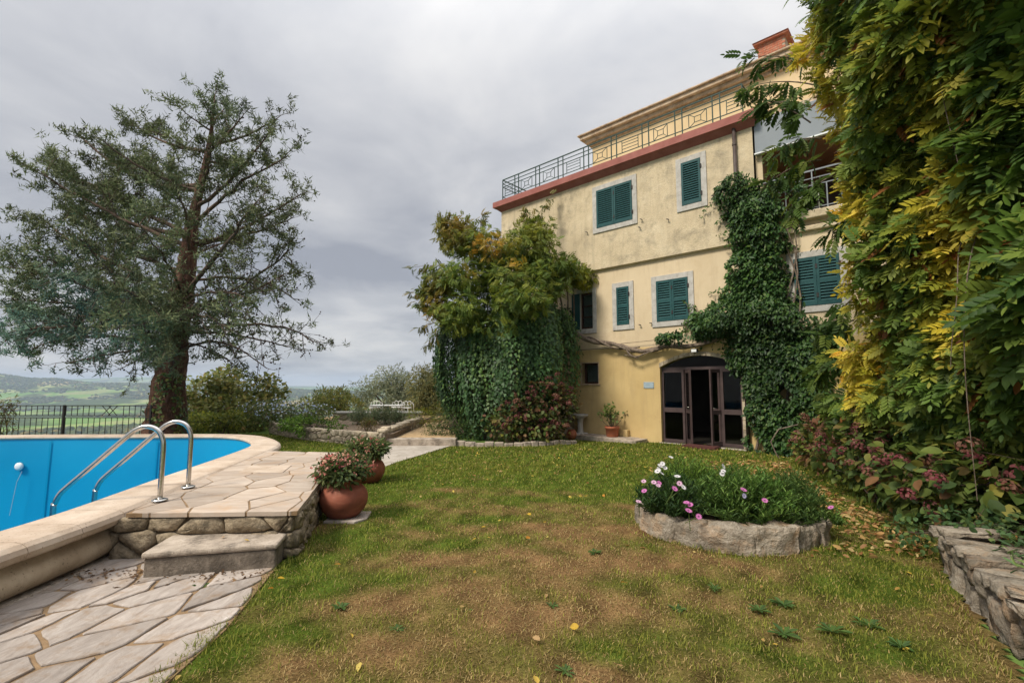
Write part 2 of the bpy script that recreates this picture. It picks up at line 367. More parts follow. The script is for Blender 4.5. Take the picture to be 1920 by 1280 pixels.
def rubble_piece(name, poly, o, ex, ey, en, back, proud, mat, parent, seed=0):
    """one rough stone of a rubble wall: poly in the wall plane (ex, ey), bulging along en"""
    g = np.random.default_rng(seed); poly = chaikin(poly, .13)
    if area(poly) < 0: poly = poly[::-1]
    if len(poly) > 10:
        k = np.linspace(0, len(poly), 10, endpoint=False).astype(int); poly = [poly[i] for i in k]
    n = len(poly); c = np.mean(poly, 0); o = np.array(o); ex = np.array(ex); ey = np.array(ey); en = np.array(en)
    V = []; F = []
    for s, h, j in ((1., -back, 0), (1.02, proud*.35, .15), (.92, proud*.85, .30), (.55, proud*1.0, .55)):
        for x, y in poly:
            q = c+(np.array((x, y))-c)*(s+g.normal()*.03*(j > 0)); V.append(o+ex*q[0]+ey*q[1]+en*(h+g.normal()*proud*j*.5))
    V.append(o+ex*c[0]+ey*c[1]+en*proud*(1+g.normal()*.25))
    for r in range(3): F += [(r*n+i, r*n+(i+1) % n, (r+1)*n+(i+1) % n, (r+1)*n+i) for i in range(n)]
    F += [(3*n+i, 3*n+(i+1) % n, 4*n) for i in range(n)]
    return MB().add(V, F).build(name, mat, parent, smooth=True)
def rubble_wall(parent, a, b, z0, z1, size, mat, back=.06, proud=.035, aspect=1.5, gap=.012, seed=3, flip=1, jit=.4):
    """stones in the vertical plane from a to b, bulging to the right of a->b (times flip)"""
    a = np.array(a, float); b = np.array(b, float); l = np.linalg.norm(b-a); d = (b-a)/l
    en = np.array((d[1], -d[0], 0))*flip
    k = 0
    for q in cells([(0, z0), (l, z0), (l, z1), (0, z1)], size, aspect, 0, jit, seed):
        q = inset(q, gap)
        if len(q) < 3 or abs(area(q)) < .0012: continue
        rubble_piece('stone', q, (a[0], a[1], 0), (d[0], d[1], 0), (0, 0, 1), en, back, proud, mat, parent, seed*1000+k); k += 1

# ------------------------------------------------------------------ ground and far country: one sheet
def sst(x, a, b):
    t = np.clip((x-a)/(b-a), 0, 1); return t*t*(3-2*t)
def terrain(X, Y):
    a = X/np.maximum(Y+80, 1.)
    ye = 14.6+6*sst(X, -11.4, -9.8)+5*sst(X, -7.5, -4.)+60*sst(X, 0, 12)
    e = np.maximum(0, Y-ye); e = np.maximum(e, np.maximum(0, -X-24-.0*Y)*(Y > -50))
    base = -101*(1-np.exp(-e/170))
    pts = np.stack([X, Y], 1)
    base = base + 7*pn(pts, .004, 5)*sst(e, 150, 900)
    px = 960+a*880
    c1 = np.interp(px, [-900, -500, -150, 0, 28, 80, 130, 165, 200, 290, 420, 560, 700, 1200], [40, 70, 45, 60, 64, 36, 34, 14, 3, -2, -22, -38, -60, -70])
    c1 = c1+pn(pts, .006, 9, 4)*3.0
    c2 = np.interp(px, [-900, 0, 110, 180, 240, 300, 380, 540, 680, 900, 1500], [60, 60, 62, 84, 96, 94, 50, -42, -62, -30, -40])+pn(pts, .0018, 12, 4)*7
    z = base+(c1-base)*sst(Y, 2150, 3300)*(1-.8*sst(Y, 3400, 4600))
    z = np.maximum(z, -140+(c2+140)*sst(Y, 5200, 7200))
    return z
ra = np.concatenate([np.linspace(-2.6, -1.3, 30, endpoint=False), np.linspace(-1.3, 0, 330, endpoint=False), np.linspace(0, 2.6, 40)])
ry = np.concatenate([np.linspace(-60, -3, 7), np.linspace(-2, 40, 85), np.geomspace(44, 900, 60), np.linspace(930, 3600, 170), np.geomspace(3700, 9000, 40)])
A_, Y_ = np.meshgrid(ra, ry); X_ = A_*(Y_+80)
Z_ = terrain(X_.ravel(), Y_.ravel())-.035
INNER = [(-3.98, 2.2), (-4.03, 3.2), (-4.04, 3.83), (-4.08, 4.4), (-4.2, 5.1), (-4.36, 5.95), (-4.55, 7.2), (-4.78, 8.48), (-4.97, 9.1), (-5.4, 9.75), (-6.05, 10.36),
         (-6.9, 10.58), (-9, 10.52), (-11.2, 10.4), (-12.6, 10.0), (-13.2, 8.8), (-13.2, 4), (-12.4, 1.2), (-9, .3), (-5.6, .5), (-4.4, 1.1)]
_c = np.array((-8.6, 5.4)); DUG = [tuple(_c+(np.array(p)-_c)*1.22) for p in INNER]
Z_ = np.where(inpoly(X_.ravel(), Y_.ravel(), DUG), -2.2, Z_)      # dug out for the pool
V = np.stack([X_.ravel(), Y_.ravel(), Z_], 1); na = len(ra); nr = len(ry)
i_, j_ = np.meshgrid(np.arange(nr-1), np.arange(na-1), indexing='ij'); b_ = (i_*na+j_).ravel()
F = np.stack([b_, b_+1, b_+na+1, b_+na], 1)
m, t, bs, out = nodes('countryside')
g = t.nodes.new('ShaderNodeNewGeometry'); mp = t.nodes.new('ShaderNodeMapping'); mp.inputs['Scale'].default_value = (.0045, .0022, 0)
mp.inputs['Rotation'].default_value = (0, 0, .4)
t.links.new(g.outputs['Position'], mp.inputs[0])
vo = t.nodes.new('ShaderNodeTexVoronoi'); vo.inputs['Scale'].default_value = 1.6; t.links.new(mp.outputs[0], vo.inputs['Vector'])
sx = t.nodes.new('ShaderNodeSeparateColor'); t.links.new(vo.outputs['Color'], sx.inputs[0])
fields = ramp_n(t, sx.outputs[0], [(.1, (.11, .20, .045)), (.35, (.16, .26, .06)), (.55, (.27, .27, .12)), (.75, (.13, .22, .05)), (.95, (.30, .25, .14))])
wood = ramp_n(t, noise_n(t, .06, 6, .7), [(.3, (.03, .05, .02)), (.7, (.075, .10, .035))])
wm = rng_n(t, noise_n(t, .0032, 5, .6, .3), .46, .52, 0, 1)
t.links.new(mix_n(t, wm, fields, wood), bs.inputs['Base Color']); bs.inputs['Roughness'].default_value = 1; bs.inputs['Specular IOR Level'].default_value = 0
gr = obj('ground', mesh_np('ground', V, F, smooth=True), m); tag(gr, kind='structure')

# far woods on the hills: crowns too many to count
ico = np.array([(0, 0, 1), (.894, 0, .447), (.276, .851, .447), (-.724, .526, .447), (-.724, -.526, .447), (.276, -.851, .447),
                (.724, .526, -.447), (-.276, .851, -.447), (-.894, 0, -.447), (-.276, -.851, -.447), (.724, -.526, -.447), (0, 0, -1)])
icof = np.array([(0, 1, 2), (0, 2, 3), (0, 3, 4), (0, 4, 5), (0, 5, 1), (1, 6, 2), (2, 7, 3), (3, 8, 4), (4, 9, 5), (5, 10, 1), (6, 7, 2), (7, 8, 3), (8, 9, 4), (9, 10, 5), (10, 6, 1)])
N = 26000
yy = rng.uniform(700, 3500, N)**1.0; aa = rng.uniform(-1.32, -.30, N); xx = aa*(yy+80)
pp = np.stack([xx, yy], 1)
msk = pn(pp, .0042, 21, 3)+.45*pn(pp, .02, 22, 2)+.75*sst(yy, 2300, 2900)-.1 > rng.uniform(-.05, .25, N)
xx, yy = xx[msk], yy[msk]; zz = terrain(xx, yy); n = len(xx)
s = rng.uniform(3.0, 7.5, n); tv = ico[None]*(1+rng.normal(0, .12, (n, 12, 1)))
V = np.stack([xx, yy, zz+s*.45], 1)[:, None]+tv*(s[:, None, None]*np.array([1.25, 1.25, .85]))
c = np.array((.035, .055, .02))+rng.uniform(0, 1, (n, 1))*np.array((.045, .045, .012)); c[rng.random(n) < .08] = (.16, .13, .035)
o = obj('woodland', mesh_np('woodland', V.reshape(-1, 3), (icof[None]+(np.arange(n)*12)[:, None, None]).reshape(-1, 3), np.repeat(c, 12, 0), True), M['needle'])
tag(o, 'dark woods and hedgerows covering the far hillsides', 'woodland', kind='stuff')

# ------------------------------------------------------------------ lawn
LAWN = [(-1.95, .3), (3.0, .3), (2.55, 2.4), (3.72, 4.3), (4.7, 4.9), (5.2, 6.2), (5.5, 8), (7.0, 10.2), (4.4, 12.35), (1.9, 13.4), (.6, 12.2), (-.7, 12.15), (-1.55, 12.3),
        (-1.62, 12.2), (-2.37, 9.67), (-2.5, 8.9), (-2.93, 8.2), (-2.0, 4.5), (-2.08, 4.15), (-1.97, 3.6)]
STRIP = [(-2.95, 8.25), (-2.72, 9.3), (-3.07, 10.58), (-3.2, 12.05), (-4.5, 12.72), (-6.3, 14), (-8.1, 15.3), (-12.5, 14.8), (-12.5, 11.6), (-6.6, 11.5), (-5.1, 10.1), (-4.55, 9.2), (-4.35, 8.4)]
BED = (2.42, 5.42, .95, .85)      # flower bed: centre and radii
def inbed(x, y, k=1.): return ((x-BED[0])/(BED[2]*k))**2+((y-BED[1])/(BED[3]*k))**2 < 1
def lawn_h(x, y):
    p = np.stack([x, y], 1); return .012*pn(p, 2.2, 31, 3)+.03*sst(y, 9, 12)*sst(x, 1, 4)
def dryness(x, y):
    """0 lush green .. 1 dried brown turf"""
    p = np.stack([x, y], 1)
    d = 1.12-np.sqrt(((x-.9)/2.9)**2+((y-4.1)/2.9)**2)*.72
    d = d*.8+.24*pn(p, 1.8, 41, 3)+.42*pn(p, 7, 42, 3)-.45*sst(y, 6.5, 8.5)
    d = d+.25*sst(x, 1.5, 3.2)*sst(-y, -4.0, -2.4)-.5*np.exp(-((x-3.2)**2+(y-4.2)**2)/.25)-.35*np.exp(-((x+1.7)**2)/.12)
    d = d-.45*np.exp(-((x-2.3)**2/1.6+(y-7.3)**2/.5))
    d = d-.7*np.exp(-((x-2.75)**2/.20+(y-3.75)**2/.16))-.4*np.exp(-((x-2.2)**2/.12+(y-3.1)**2/.12))
    return np.clip(d, 0, 1)
G1 = np.array((.135, .168, .024)); G2 = np.array((.215, .225, .038)); G3 = np.array((.08, .118, .018))
D1 = np.array((.36, .26, .10)); D2 = np.array((.25, .15, .068)); D3 = np.array((.35, .27, .125))
gx, gy = np.meshgrid(np.arange(-13, 7.6, .07), np.arange(.2, 15.6, .07)); sh = gx.shape
x, y = gx.ravel(), gy.ravel(); keep = (inpoly(x, y, LAWN) | inpoly(x, y, STRIP))
idx = -np.ones(len(x), int); 
b_ = np.arange(len(x)).reshape(sh)
q = np.stack([b_[:-1, :-1], b_[:-1, 1:], b_[1:, 1:], b_[1:, :-1]], -1).reshape(-1, 4)
q = q[keep[q].any(1)]; u_ = np.unique(q); idx[u_] = np.arange(len(u_))
x, y = x[u_], y[u_]; d = dryness(x, y)[:, None]
cc = (G3*.8)*(1-d)+(D2*.75)*d; cc = cc*(1+.35*pn(np.stack([x, y], 1), 14, 44, 2)[:, None])
m, t, bs, out = nodes('turf_soil'); a = t.nodes.new('ShaderNodeAttribute'); a.attribute_name = 'Col'
t.links.new(mix_n(t, .8, a.outputs['Color'], ramp_n(t, noise_n(t, 60, 6, .7), [(.3, (.25, .25, .25)), (.7, (1.5, 1.5, 1.5))]), 'MULTIPLY'), bs.inputs['Base Color'])
bs.inputs['Roughness'].default_value = 1; bs.inputs['Specular IOR Level'].default_value = 0; bump_n(t, bs, noise_n(t, 45, 6, .7), .8, .03)
o = obj('lawn', mesh_np('lawn', np.stack([x, y, lawn_h(x, y)], 1), idx[q], np.clip(cc, 0, 1), True), m); tag(o, kind='structure')
def grass():
    # blades: density follows how large they show
    P = []
    for y0, y1, dens, wide in ((1.6, 3.4, 10500, .8), (3.4, 5, 8000, .95), (5, 7.5, 4200, 1.35), (7.5, 10, 1900, 2.0), (10, 15, 1000, 2.9)):
        w = 1.2*y1+.4; n = int(dens*2*w*(y1-y0)*.5)
        x = rng.uniform(-w, w, n); y = rng.uniform(y0, y1, n)
        k = (inpoly(x, y, LAWN) | inpoly(x, y, STRIP)) & (np.abs(x) < 1.2*y+.4) & ~inbed(x, y, .97)
        P.append(np.stack([x[k], y[k], np.full(k.sum(), wide)], 1))
    P = np.concatenate(P); x, y, wd_ = P.T; n = len(x)
    d = np.clip(dryness(x, y)+rng.normal(0, .16, n), 0, 1)
    tuft = .5+.5*pn(np.stack([x, y], 1), 9, 47, 2)
    dry = rng.random(n) < d*.86+.10
    thin = rng.random(n) > .30*d; x, y, wd_, d, tuft, dry = [q[thin] for q in (x, y, wd_, d, tuft, dry)]; n = len(x)
    h = np.where(dry, rng.uniform(.008, .027, n), rng.uniform(.012, .036, n)*(.7+.7*np.clip(tuft, 0, 1)))*(1+.55*sst(y, 7, 9))
    edge = ~inpoly(x+.12, y, LAWN) | ~inpoly(x-.12, y, LAWN) | inbed(x, y, 1.12)
    h = h*np.where(edge & (y < 9), 1.7, 1)
    lean = np.where(dry, rng.uniform(.6, 1.8, n), rng.uniform(.15, 1.1, n)); an = rng.uniform(0, 6.283, n)
    dx, dy = np.cos(an), np.sin(an); w = rng.uniform(.0018, .0038, n)*wd_
    z = lawn_h(x, y)-.004
    b = np.stack([x, y, z], 1); side = np.stack([-dy, dx, np.zeros(n)], 1)*w[:, None]
    mid = b+np.stack([dx*lean*h*.35, dy*lean*h*.35, h*.6], 1); tip = b+np.stack([dx*lean*h, dy*lean*h, h*np.where(dry, .75, 1.)], 1)
    V = np.stack([b-side, b+side, mid-side*.8, mid+side*.8, tip], 1).reshape(-1, 3); k = np.arange(n)*5
    Q = np.stack([k, k+1, k+3, k+2], 1); T = np.stack([k+2, k+3, k+4], 1)
    r = rng.random((n, 1)); s = rng.random((n, 1))
    cg = G1*(1-r)+G2*r; cg = np.where(s < .25, G3, cg); cg = cg*(1+.30*tuft[:, None])
    yel = np.clip(pn(np.stack([x, y], 1), .8, 48, 2)+.1, 0, 1)[:, None]*.6; cg = cg*(1-yel)+np.array((.20, .19, .03))*yel
    cd = np.where(s < .45, D1*(1-r)+D2*r, D3*r+D1*(1-r))*(.85+.3*tuft[:, None]); c = np.where(dry[:, None], cd, cg)
    c = c*rng.uniform(.75, 1.25, (n, 1))
    c5 = np.repeat(c, 5, 0)
    o = obj('grass', mesh_np('grass', V, [Q, T], c5), M['grass']); tag(o, 'short patchy lawn grass, part green and part dried brown', 'grass', kind='stuff')
grass()

# ------------------------------------------------------------------ swimming pool
def smooth_loop(P, n=4):
    P = np.array(P); m = len(P); out = []
    for i in range(m):
        p0, p1, p2, p3 = P[i-1], P[i], P[(i+1) % m], P[(i+2) % m]
        for k in range(n):
            t = k/n; out.append(.5*((2*p1)+(-p0+p2)*t+(2*p0-5*p1+4*p2-p3)*t*t+(-p0+3*p1-3*p2+p3)*t**3))
    return np.array(out)
RIM = smooth_loop(INNER, 4); nR = len(RIM)
tg = nrm(np.roll(RIM, -1, 0)-np.roll(RIM, 1, 0)); OUTN = np.stack([tg[:, 1], -tg[:, 0]], 1)     # loop runs counter-clockwise: outward is right of travel
if np.mean(np.sum(OUTN*(RIM-RIM.mean(0)), 1)) < 0: OUTN = -OUTN
pool = empty('swimming_pool', (-8.5, 5.5, 0), label='swimming pool with bright blue liner and curved pale stone coping', cat='pool')
pinv = Vector((8.5, -5.5, 0))
def sweep(name, prof, i0, i1, mat, closed=False, smooth=False, bevel=0, gap=0):
    ids = [i % nR for i in range(i0, i1+1)]; V = []; F = []; k = len(prof)
    for c_, i in enumerate(ids):
        p = RIM[i].copy()
        if gap and c_ == 0: p = p+tg[i]*gap
        if gap and c_ == len(ids)-1: p = p-tg[i]*gap
        for o_, z in prof: V.append((p[0]+OUTN[i][0]*o_+8.5, p[1]+OUTN[i][1]*o_-5.5, z))
    for a in range(len(ids)-1):
        for b in range(k-1): F.append((a*k+b, (a+1)*k+b, (a+1)*k+b+1, a*k+b+1))
        if closed: F.append((a*k+k-1, (a+1)*k+k-1, (a+1)*k, a*k))
    if closed: F += [tuple(range(k-1, -1, -1)), tuple(range((len(ids)-1)*k, len(ids)*k))]
    return MB().add(V, F).build(name, mat, pool, smooth=smooth, bevel=bevel)
V = []; F = []
for i in range(nR):
    for o_ in (.25, 3.2): V.append((RIM[i][0]+OUTN[i][0]*o_, RIM[i][1]+OUTN[i][1]*o_, -.02))
F = [(2*i, 2*i+1, 2*((i+1) % nR)+1, 2*((i+1) % nR)) for i in range(nR)]
o = MB().add(V, F).build('verge', surf('verge_turf', [(.3, (.05, .075, .02)), (.7, (.11, .12, .04))], 6, 7, .7, 1, .8, 40, .03)); tag(o, kind='structure')
M['liner_seam'] = surf('liner_seam', [(.35, (.0, .222, .415)), (.65, (.002, .27, .475))], .6, 4, .5, .42, 0)
sweep('liner', [(.02, .385), (.012, .30), (.0, -.4), (-.02, -1.95)], 0, nR, M['liner'], smooth=True)
MB().add([(p[0]+8.5, p[1]-5.5, -1.94) for p in RIM], [tuple(range(nR))]).build('pool_floor', M['liner'], pool)
cop = [(.0, .388), (-.015, .41), (-.008, .436), (.015, .446), (.40, .446), (.455, .438), (.495, .412), (.51, .375), (.495, .335), (.455, .31), (.40, .302), (.12, .302)]
for a in range(0, nR, 3):
    sweep('coping_stone', cop, a, min(a+3, nR), M['travertine'], closed=True, gap=.003)
sweep('pool_wall', [(.36, .303), (.375, .27), (.42, .235), (.452, .19), (.458, .14), (.435, .095), (.39, .055), (.33, .03), (.30, -.02)], 0, nR, M['poolwall'], smooth=True)
sweep('plinth', [(.20, .03), (.43, .03), (.445, .02), (.45, -.03)], 0, nR, M['stepstone'], smooth=False)
def disc(name, c, nrm_, r, h, mat, parent):
    c = Vector(c); d = Vector(nrm_).normalized()
    return MB().tube([c, c+d*h*.6, c+d*h], [r, r, r*.55], 16).build(name, mat, parent, smooth=True)
for k in (46, 50):
    n_ = OUTN[k]; q = RIM[k]-n_*.012; tt = tg[k]*.018
    MB().add([(q[0]-tt[0]+8.5, q[1]-tt[1]-5.5, .34), (q[0]+tt[0]+8.5, q[1]+tt[1]-5.5, .34), (q[0]+tt[0]+8.5-n_[0]*.03, q[1]+tt[1]-5.5-n_[1]*.03, -1.9), (q[0]-tt[0]+8.5-n_[0]*.03, q[1]-tt[1]-5.5-n_[1]*.03, -1.9)], [(0, 1, 2, 3)]).build('liner_seam', M['liner_seam'], pool)
lf = at(37, 874, 10.42); disc('pool_light', Vector(lf)+pinv, (0.03, -1, 0), .085, .05, M['plastic'], pool)
k = 36; lf = (RIM[k][0]+8.5-.0, RIM[k][1]-5.5, -.02); disc('pool_light', lf, -Vector((OUTN[k][0], OUTN[k][1], 0)), .085, .05, M['plastic'], pool)
w = at(36, 884, 10.3); MB().tube([Vector(w)+pinv+Vector((0, .06, 0)), Vector((w[0]-.05, 10.32, -.5))+pinv, Vector((w[0]-.12, 10.30, -1.2))+pinv], .006, 5).build('lamp_cable', M['plaque'], pool)

# pool ladder: two bent tubes on round flanges
lad = empty('pool_ladder', (-3.55, 5.1, .446), label='pair of bent stainless steel handrails of the pool ladder', cat='ladder')
inw = np.array((-.985, -.15))
for bx, by, lab in ((-3.51, 4.80, 'nearer handrail standing on the deck corner'), (-3.64, 5.40, 'farther handrail of the ladder')):
    prof = [(0, 0), (0, .35), (0, .52), (-.012, .60), (-.05, .675), (-.11, .715), (-.18, .725), (-.25, .70), (-.32, .645), (-.60, .375), (-.83, .155), (-.89, .085), (-.925, .0), (-.935, -.1), (-.935, -1.0)]
    pts = [(bx-inw[0]*o_*1-0+(-3.55)*0, by-inw[1]*o_, z) for o_, z in prof]
    # prof offset is negative towards the pool
    pts = [(bx+inw[0]*(-o_)+3.55, by+inw[1]*(-o_)-5.1, z) for o_, z in prof]
    P = [Vector(p) for p in pts]; fine = []
    for i in range(len(P)-1):
        p0, p1, p2, p3 = P[max(i-1, 0)], P[i], P[i+1], P[min(i+2, len(P)-1)]
        for q in range(4):
            tt = q/4; fine.append(.5*((2*p1)+(p2-p0)*tt+(2*p0-5*p1+4*p2-p3)*tt*tt+(-p0+3*p1-3*p2+p3)*tt**3))
    fine.append(P[-1])
    h = MB().tube(fine, .024, 14).build('handrail', M['steel'], lad, smooth=True); h['label'] = lab
    MB().lathe([(0, .014), (.05, .014), (.068, .008), (.07, 0)], 20, (bx+3.55, by-5.1, 0)).build('flange', M['steel'], lad, smooth=True)
for zz in (-.25, -.5, -.75):
    a = np.array((-3.51, 4.8))+inw*.935; b = np.array((-3.64, 5.4))+inw*.935
    MB().bar((a[0]+3.55, a[1]-5.1, zz-.446), (b[0]+3.55, b[1]-5.1, zz-.446), .07, .02).build('rung', M['steel'], lad)

# ------------------------------------------------------------------ paved deck beside the pool
DK = [(-3.52, 4.38), (-1.97, 4.45), (-2.88, 8.15), (-4.30, 8.36)]
deck = empty('paved_deck', (0, 0, 0), label='raised flagstone deck on a rubble stone base beside the pool', cat='deck')
MB().prism(inset(DK, .06)+[] if area(DK) > 0 else inset(DK, .06), -.02, .388).build('mortar_core', M['earthmortar'], deck)
MB().prism(inset(DK, .012), .389, .424).build('joint_bed', M['joint'], deck)
HATCH = [(-3.05, 6.15), (-2.62, 6.2), (-2.78, 6.95), (-3.22, 6.9)]
HATCH = [tuple(at(*q)[:2]) for q in ((455, 884, 6.25), (527, 884, 6.25), (545, 872, 6.75), (474, 872, 6.75))]
for k, q in enumerate(cells(DK, .37, 1.5, R(100), .46, 8)):
    q = inset(q, .007)
    if len(q) > 2: slab_piece('flagstone', wobble(q, .003, .12, k), .388, .43, M['deckflag'], deck, .004, k)
HH = [tuple(at(px, py, 1)[:2]*((1.6-.435)/-(at(px, py, 1)[2]-1.6))) for px, py in ((447, 885), (530, 885), (547, 872), (472, 872))]
slab_piece('hatch_cover', HH, .43, .437, M['travertine'], deck, .003, 1)
rubble_wall(deck, (-3.66, 4.43), (-2.02, 4.51), .0, .385, .165, M['rubble'], .05, .045, 1.9, .006, 15, jit=.48)
rubble_wall(deck, (-2.02, 4.51), (-2.93, 8.13), .0, .385, .165, M['rubble'], .05, .045, 1.5, .006, 6, jit=.48)
rubble_wall(deck, (-2.9, 8.12), (-4.3, 8.32), .0, .385, .22, M['rubble'], .05, .03, 1.6, .012, 7)
st = empty('stone_step', (-2.6, 4.2, 0), label='weathered stone step block below the deck edge', cat='step')
sp_ = [(-3.01+2.6, 3.98-4.2), (-2.04+2.6, 4.20-4.2), (-2.12+2.6, 4.58-4.2), (-3.10+2.6, 4.46-4.2)]
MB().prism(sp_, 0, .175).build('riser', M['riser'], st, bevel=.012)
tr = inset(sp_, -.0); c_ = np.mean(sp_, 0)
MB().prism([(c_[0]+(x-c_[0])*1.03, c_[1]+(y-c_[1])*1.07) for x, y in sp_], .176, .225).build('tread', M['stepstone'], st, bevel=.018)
# crazy paving in the foreground
pav = empty('crazy_paving', (0, 0, 0), kind='structure')
PV = [(-4.05, .6), (-1.80, .6), (-1.84, 2.6), (-1.86, 3.2), (-1.96, 3.75), (-2.05, 4.25), (-2.3, 4.5), (-3.75, 4.42)]
MB().prism(PV, -.03, .012).build('joint_bed', M['joint'], pav)
k = 0
for q in cells(PV, .265, 1.75, R(62), .48, 23):
    q = inset(q, .010+.006*random.random())
    if len(q) > 2 and abs(area(q)) > .006:
        slab_piece('flagstone', wobble(chaikin(q, .05), .005, .07, 300+k), -.02, .022+random.random()*.006, M['flag'], pav, .006, k); k += 1
# ------------------------------------------------------------------ the house (x to the right along the front, y into the house)
HO = Vector((4.0304, 12.8164, 0)); HR = math.atan2(-.67605, .73685)
house = empty('house', HO, HR, 'three storey ochre house with red cornice, green shutters and roof terrace', 'house')
hm = Matrix.Translation(HO) @ Matrix.Rotation(HR, 4, 'Z')
def hw(x, y, z): return np.array(hm @ Vector((x, y, z)))
def wall(name, mat, x0, x1, z0, z1, y, holes, depth=.22):
    b = MB(); xs = sorted({x0, x1, *[h[0] for h in holes], *[h[1] for h in holes]}); zs = sorted({z0, z1, *[h[2] for h in holes], *[h[3] for h in holes]})
    for i in range(len(xs)-1):
        for j in range(len(zs)-1):
            cx, cz = (xs[i]+xs[i+1])/2, (zs[j]+zs[j+1])/2
            if any(h[0] < cx < h[1] and h[2] < cz < h[3] for h in holes): continue
            b.add([(xs[i], y, zs[j]), (xs[i+1], y, zs[j]), (xs[i+1], y, zs[j+1]), (xs[i], y, zs[j+1])], [(0, 1, 2, 3)])
    for a, c, d, e_ in holes:
        for p, q in (((a, d), (a, e_)), ((c, e_), (c, d)), ((a, e_), (c, e_)), ((c, d), (a, d))):
            b.add([(p[0], y, p[1]), (q[0], y, q[1]), (q[0], y+depth, q[1]), (p[0], y+depth, p[1])], [(0, 1, 2, 3)])
    return b.build(name, mat, house)
XL, XR = -5.9, 9.5
WA = (-1.84, -.64, 6.31, 7.49); WB = (.815, 1.335, 6.32, 7.50)
WC = (-1.27, -.87, 3.30, 4.41); WD = (-.03, .86, 3.29, 4.415); WE = (3.31, 4.18, 3.33, 4.43)
WG = (-2.55, -2.10, 3.28, 4.40); WS = (-2.53, -1.95, 1.60, 2.22)
DOOR = (.0, 2.07, .04, 2.33)
wall('ground_floor_wall', M['stucco_low'], XL, XR, -.05, 2.62, 0, [DOOR, WS], .30)
wall('first_floor_wall', M['stucco_mid'], XL, XR, 2.62, 5.05, 0, [WC, WD, WE, WG], .16)
wall('second_floor_wall', M['stucco_top'], XL, 2.60, 5.05, 7.93, -.10, [WA, WB], .16)
MB().add([(XL, -.10, 5.05), (2.6, -.10, 5.05), (2.6, .0, 5.01), (XL, .0, 5.01)], [(3, 2, 1, 0)]).build('overhang', M['stucco_top'], house)
# end faces, back and floors close the house
MB().box(XL-.001, XL+.25, .02, 9, -.05, 5.03).build('side_wall', M['stucco_mid'], house)
MB().box(XL-.002, XL+.25, -.098, 9, 5.04, 7.93).build('side_wall', M['stucco_top'], house)
MB().box(XL, XR, 8.9, 9.1, -.05, 8).build('back_wall', M['stucco_mid'], house)
MB().box(XR-.2, XR, .02, 8.9, -.05, 8).build('side_wall', M['stucco_mid'], house)
MB().box(XL+.26, XR-.21, .31, 8.9, 2.5, 2.6).build('floor_slab', M['dark'], house)
MB().box(XL+.26, XR-.21, .17, 8.9, 4.93, 5.03).build('floor_slab', M['dark'], house)
MB().box(-3.2, 5.2, 3.6, 3.7, -.02, 2.49).build('inner_wall', M['dark'], house)
MB().box(-3.2, 5.2, .31, 3.6, -.02, .035).build('inner_floor', M['dark'], house)
MB().box(XL, 2.55, -.07, 8.9, 7.935, 8.10).build('terrace_floor', M['cornice'], house)
MB().box(2.55, XR, .0, 8.9, 8.001, 8.13).build('terrace_floor', M['cornice'], house)
cn = MB().box(-6.13, 2.76, -.33, -.04, 8.0, 8.2).box(-6.13, -5.6, -.04, 9.0, 8.0, 8.2)
cn.add([(-6.08, -.29, 8.0), (2.72, -.29, 8.0), (2.66, -.105, 7.86), (-5.93, -.105, 7.86), (-6.08, -.29, 8.002), (2.72, -.29, 8.002), (2.66, -.103, 7.93), (-5.93, -.103, 7.93)], [(0, 3, 2, 1), (1, 2, 6, 5), (0, 4, 7, 3)])
cn.add([(-6.08, -.29, 8.0), (-5.93, -.105, 7.86), (-5.93, 9, 7.86), (-6.08, 9, 8.0)], [(0, 1, 2, 3)])
cn.build('red_cornice', M['red'], house, bevel=.02)
# loggia bay on the right: grey panel, open balcony, parapet
wall('loggia_wall', M['stucco_mid'], 2.6, XR, 5.05, 8.0, .06, [(2.75, 6.6, 5.47, 7.20)], .05)
MB().box(2.63, 6.75, -.06, .055, 7.17, 8.01).build('grey_panel', M['panel'], house, bevel=.01)
MB().box(2.62, 6.77, -.09, .0, 7.145, 7.175).build('panel_trim', M['plastic'], house)
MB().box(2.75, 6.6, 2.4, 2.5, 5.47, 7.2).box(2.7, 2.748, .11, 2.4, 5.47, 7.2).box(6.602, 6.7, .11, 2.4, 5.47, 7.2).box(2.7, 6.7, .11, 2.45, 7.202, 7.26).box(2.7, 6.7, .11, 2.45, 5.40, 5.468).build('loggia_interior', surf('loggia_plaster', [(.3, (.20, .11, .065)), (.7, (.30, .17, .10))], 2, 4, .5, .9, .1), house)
MB().box(3.3, 4.3, 2.30, 2.398, 5.48, 7.0).build('loggia_door', M['dark'], house)
MB().box(2.70, 6.8, -.16, .05, 5.28, 5.46).build('balcony_sill', M['stucco_top'], house, bevel=.02)
MB().box(2.68, 6.8, -.10, -.004, 5.03, 5.14).build('string_course', M['stucco_top'], house, bevel=.02)
# attic storey set back behind the terrace
AX0, AX1, AY = -3.30, 9.5, 2.0
MB().box(AX0, AX1, AY, 8.5, 8.14, 10.4).build('attic_wall', M['stucco_attic'], house)
for a, b_ in ((-2.6, -1.7), (-.6, .35), (1.0, 1.9)): MB().box(a, b_, AY-.03, AY+.02, 8.14, 9.05).build('attic_opening', M['winwood'], house)
for k, (z0, z1, p) in enumerate(((10.25, 10.35, .08), (10.351, 10.47, .20), (10.472, 10.60, .33), (10.602, 10.655, .40))):
    MB().box(AX0-p, AX1, AY-p, 8.5+p, z0, z1).build('attic_cornice', M['cornice'], house, bevel=.015)
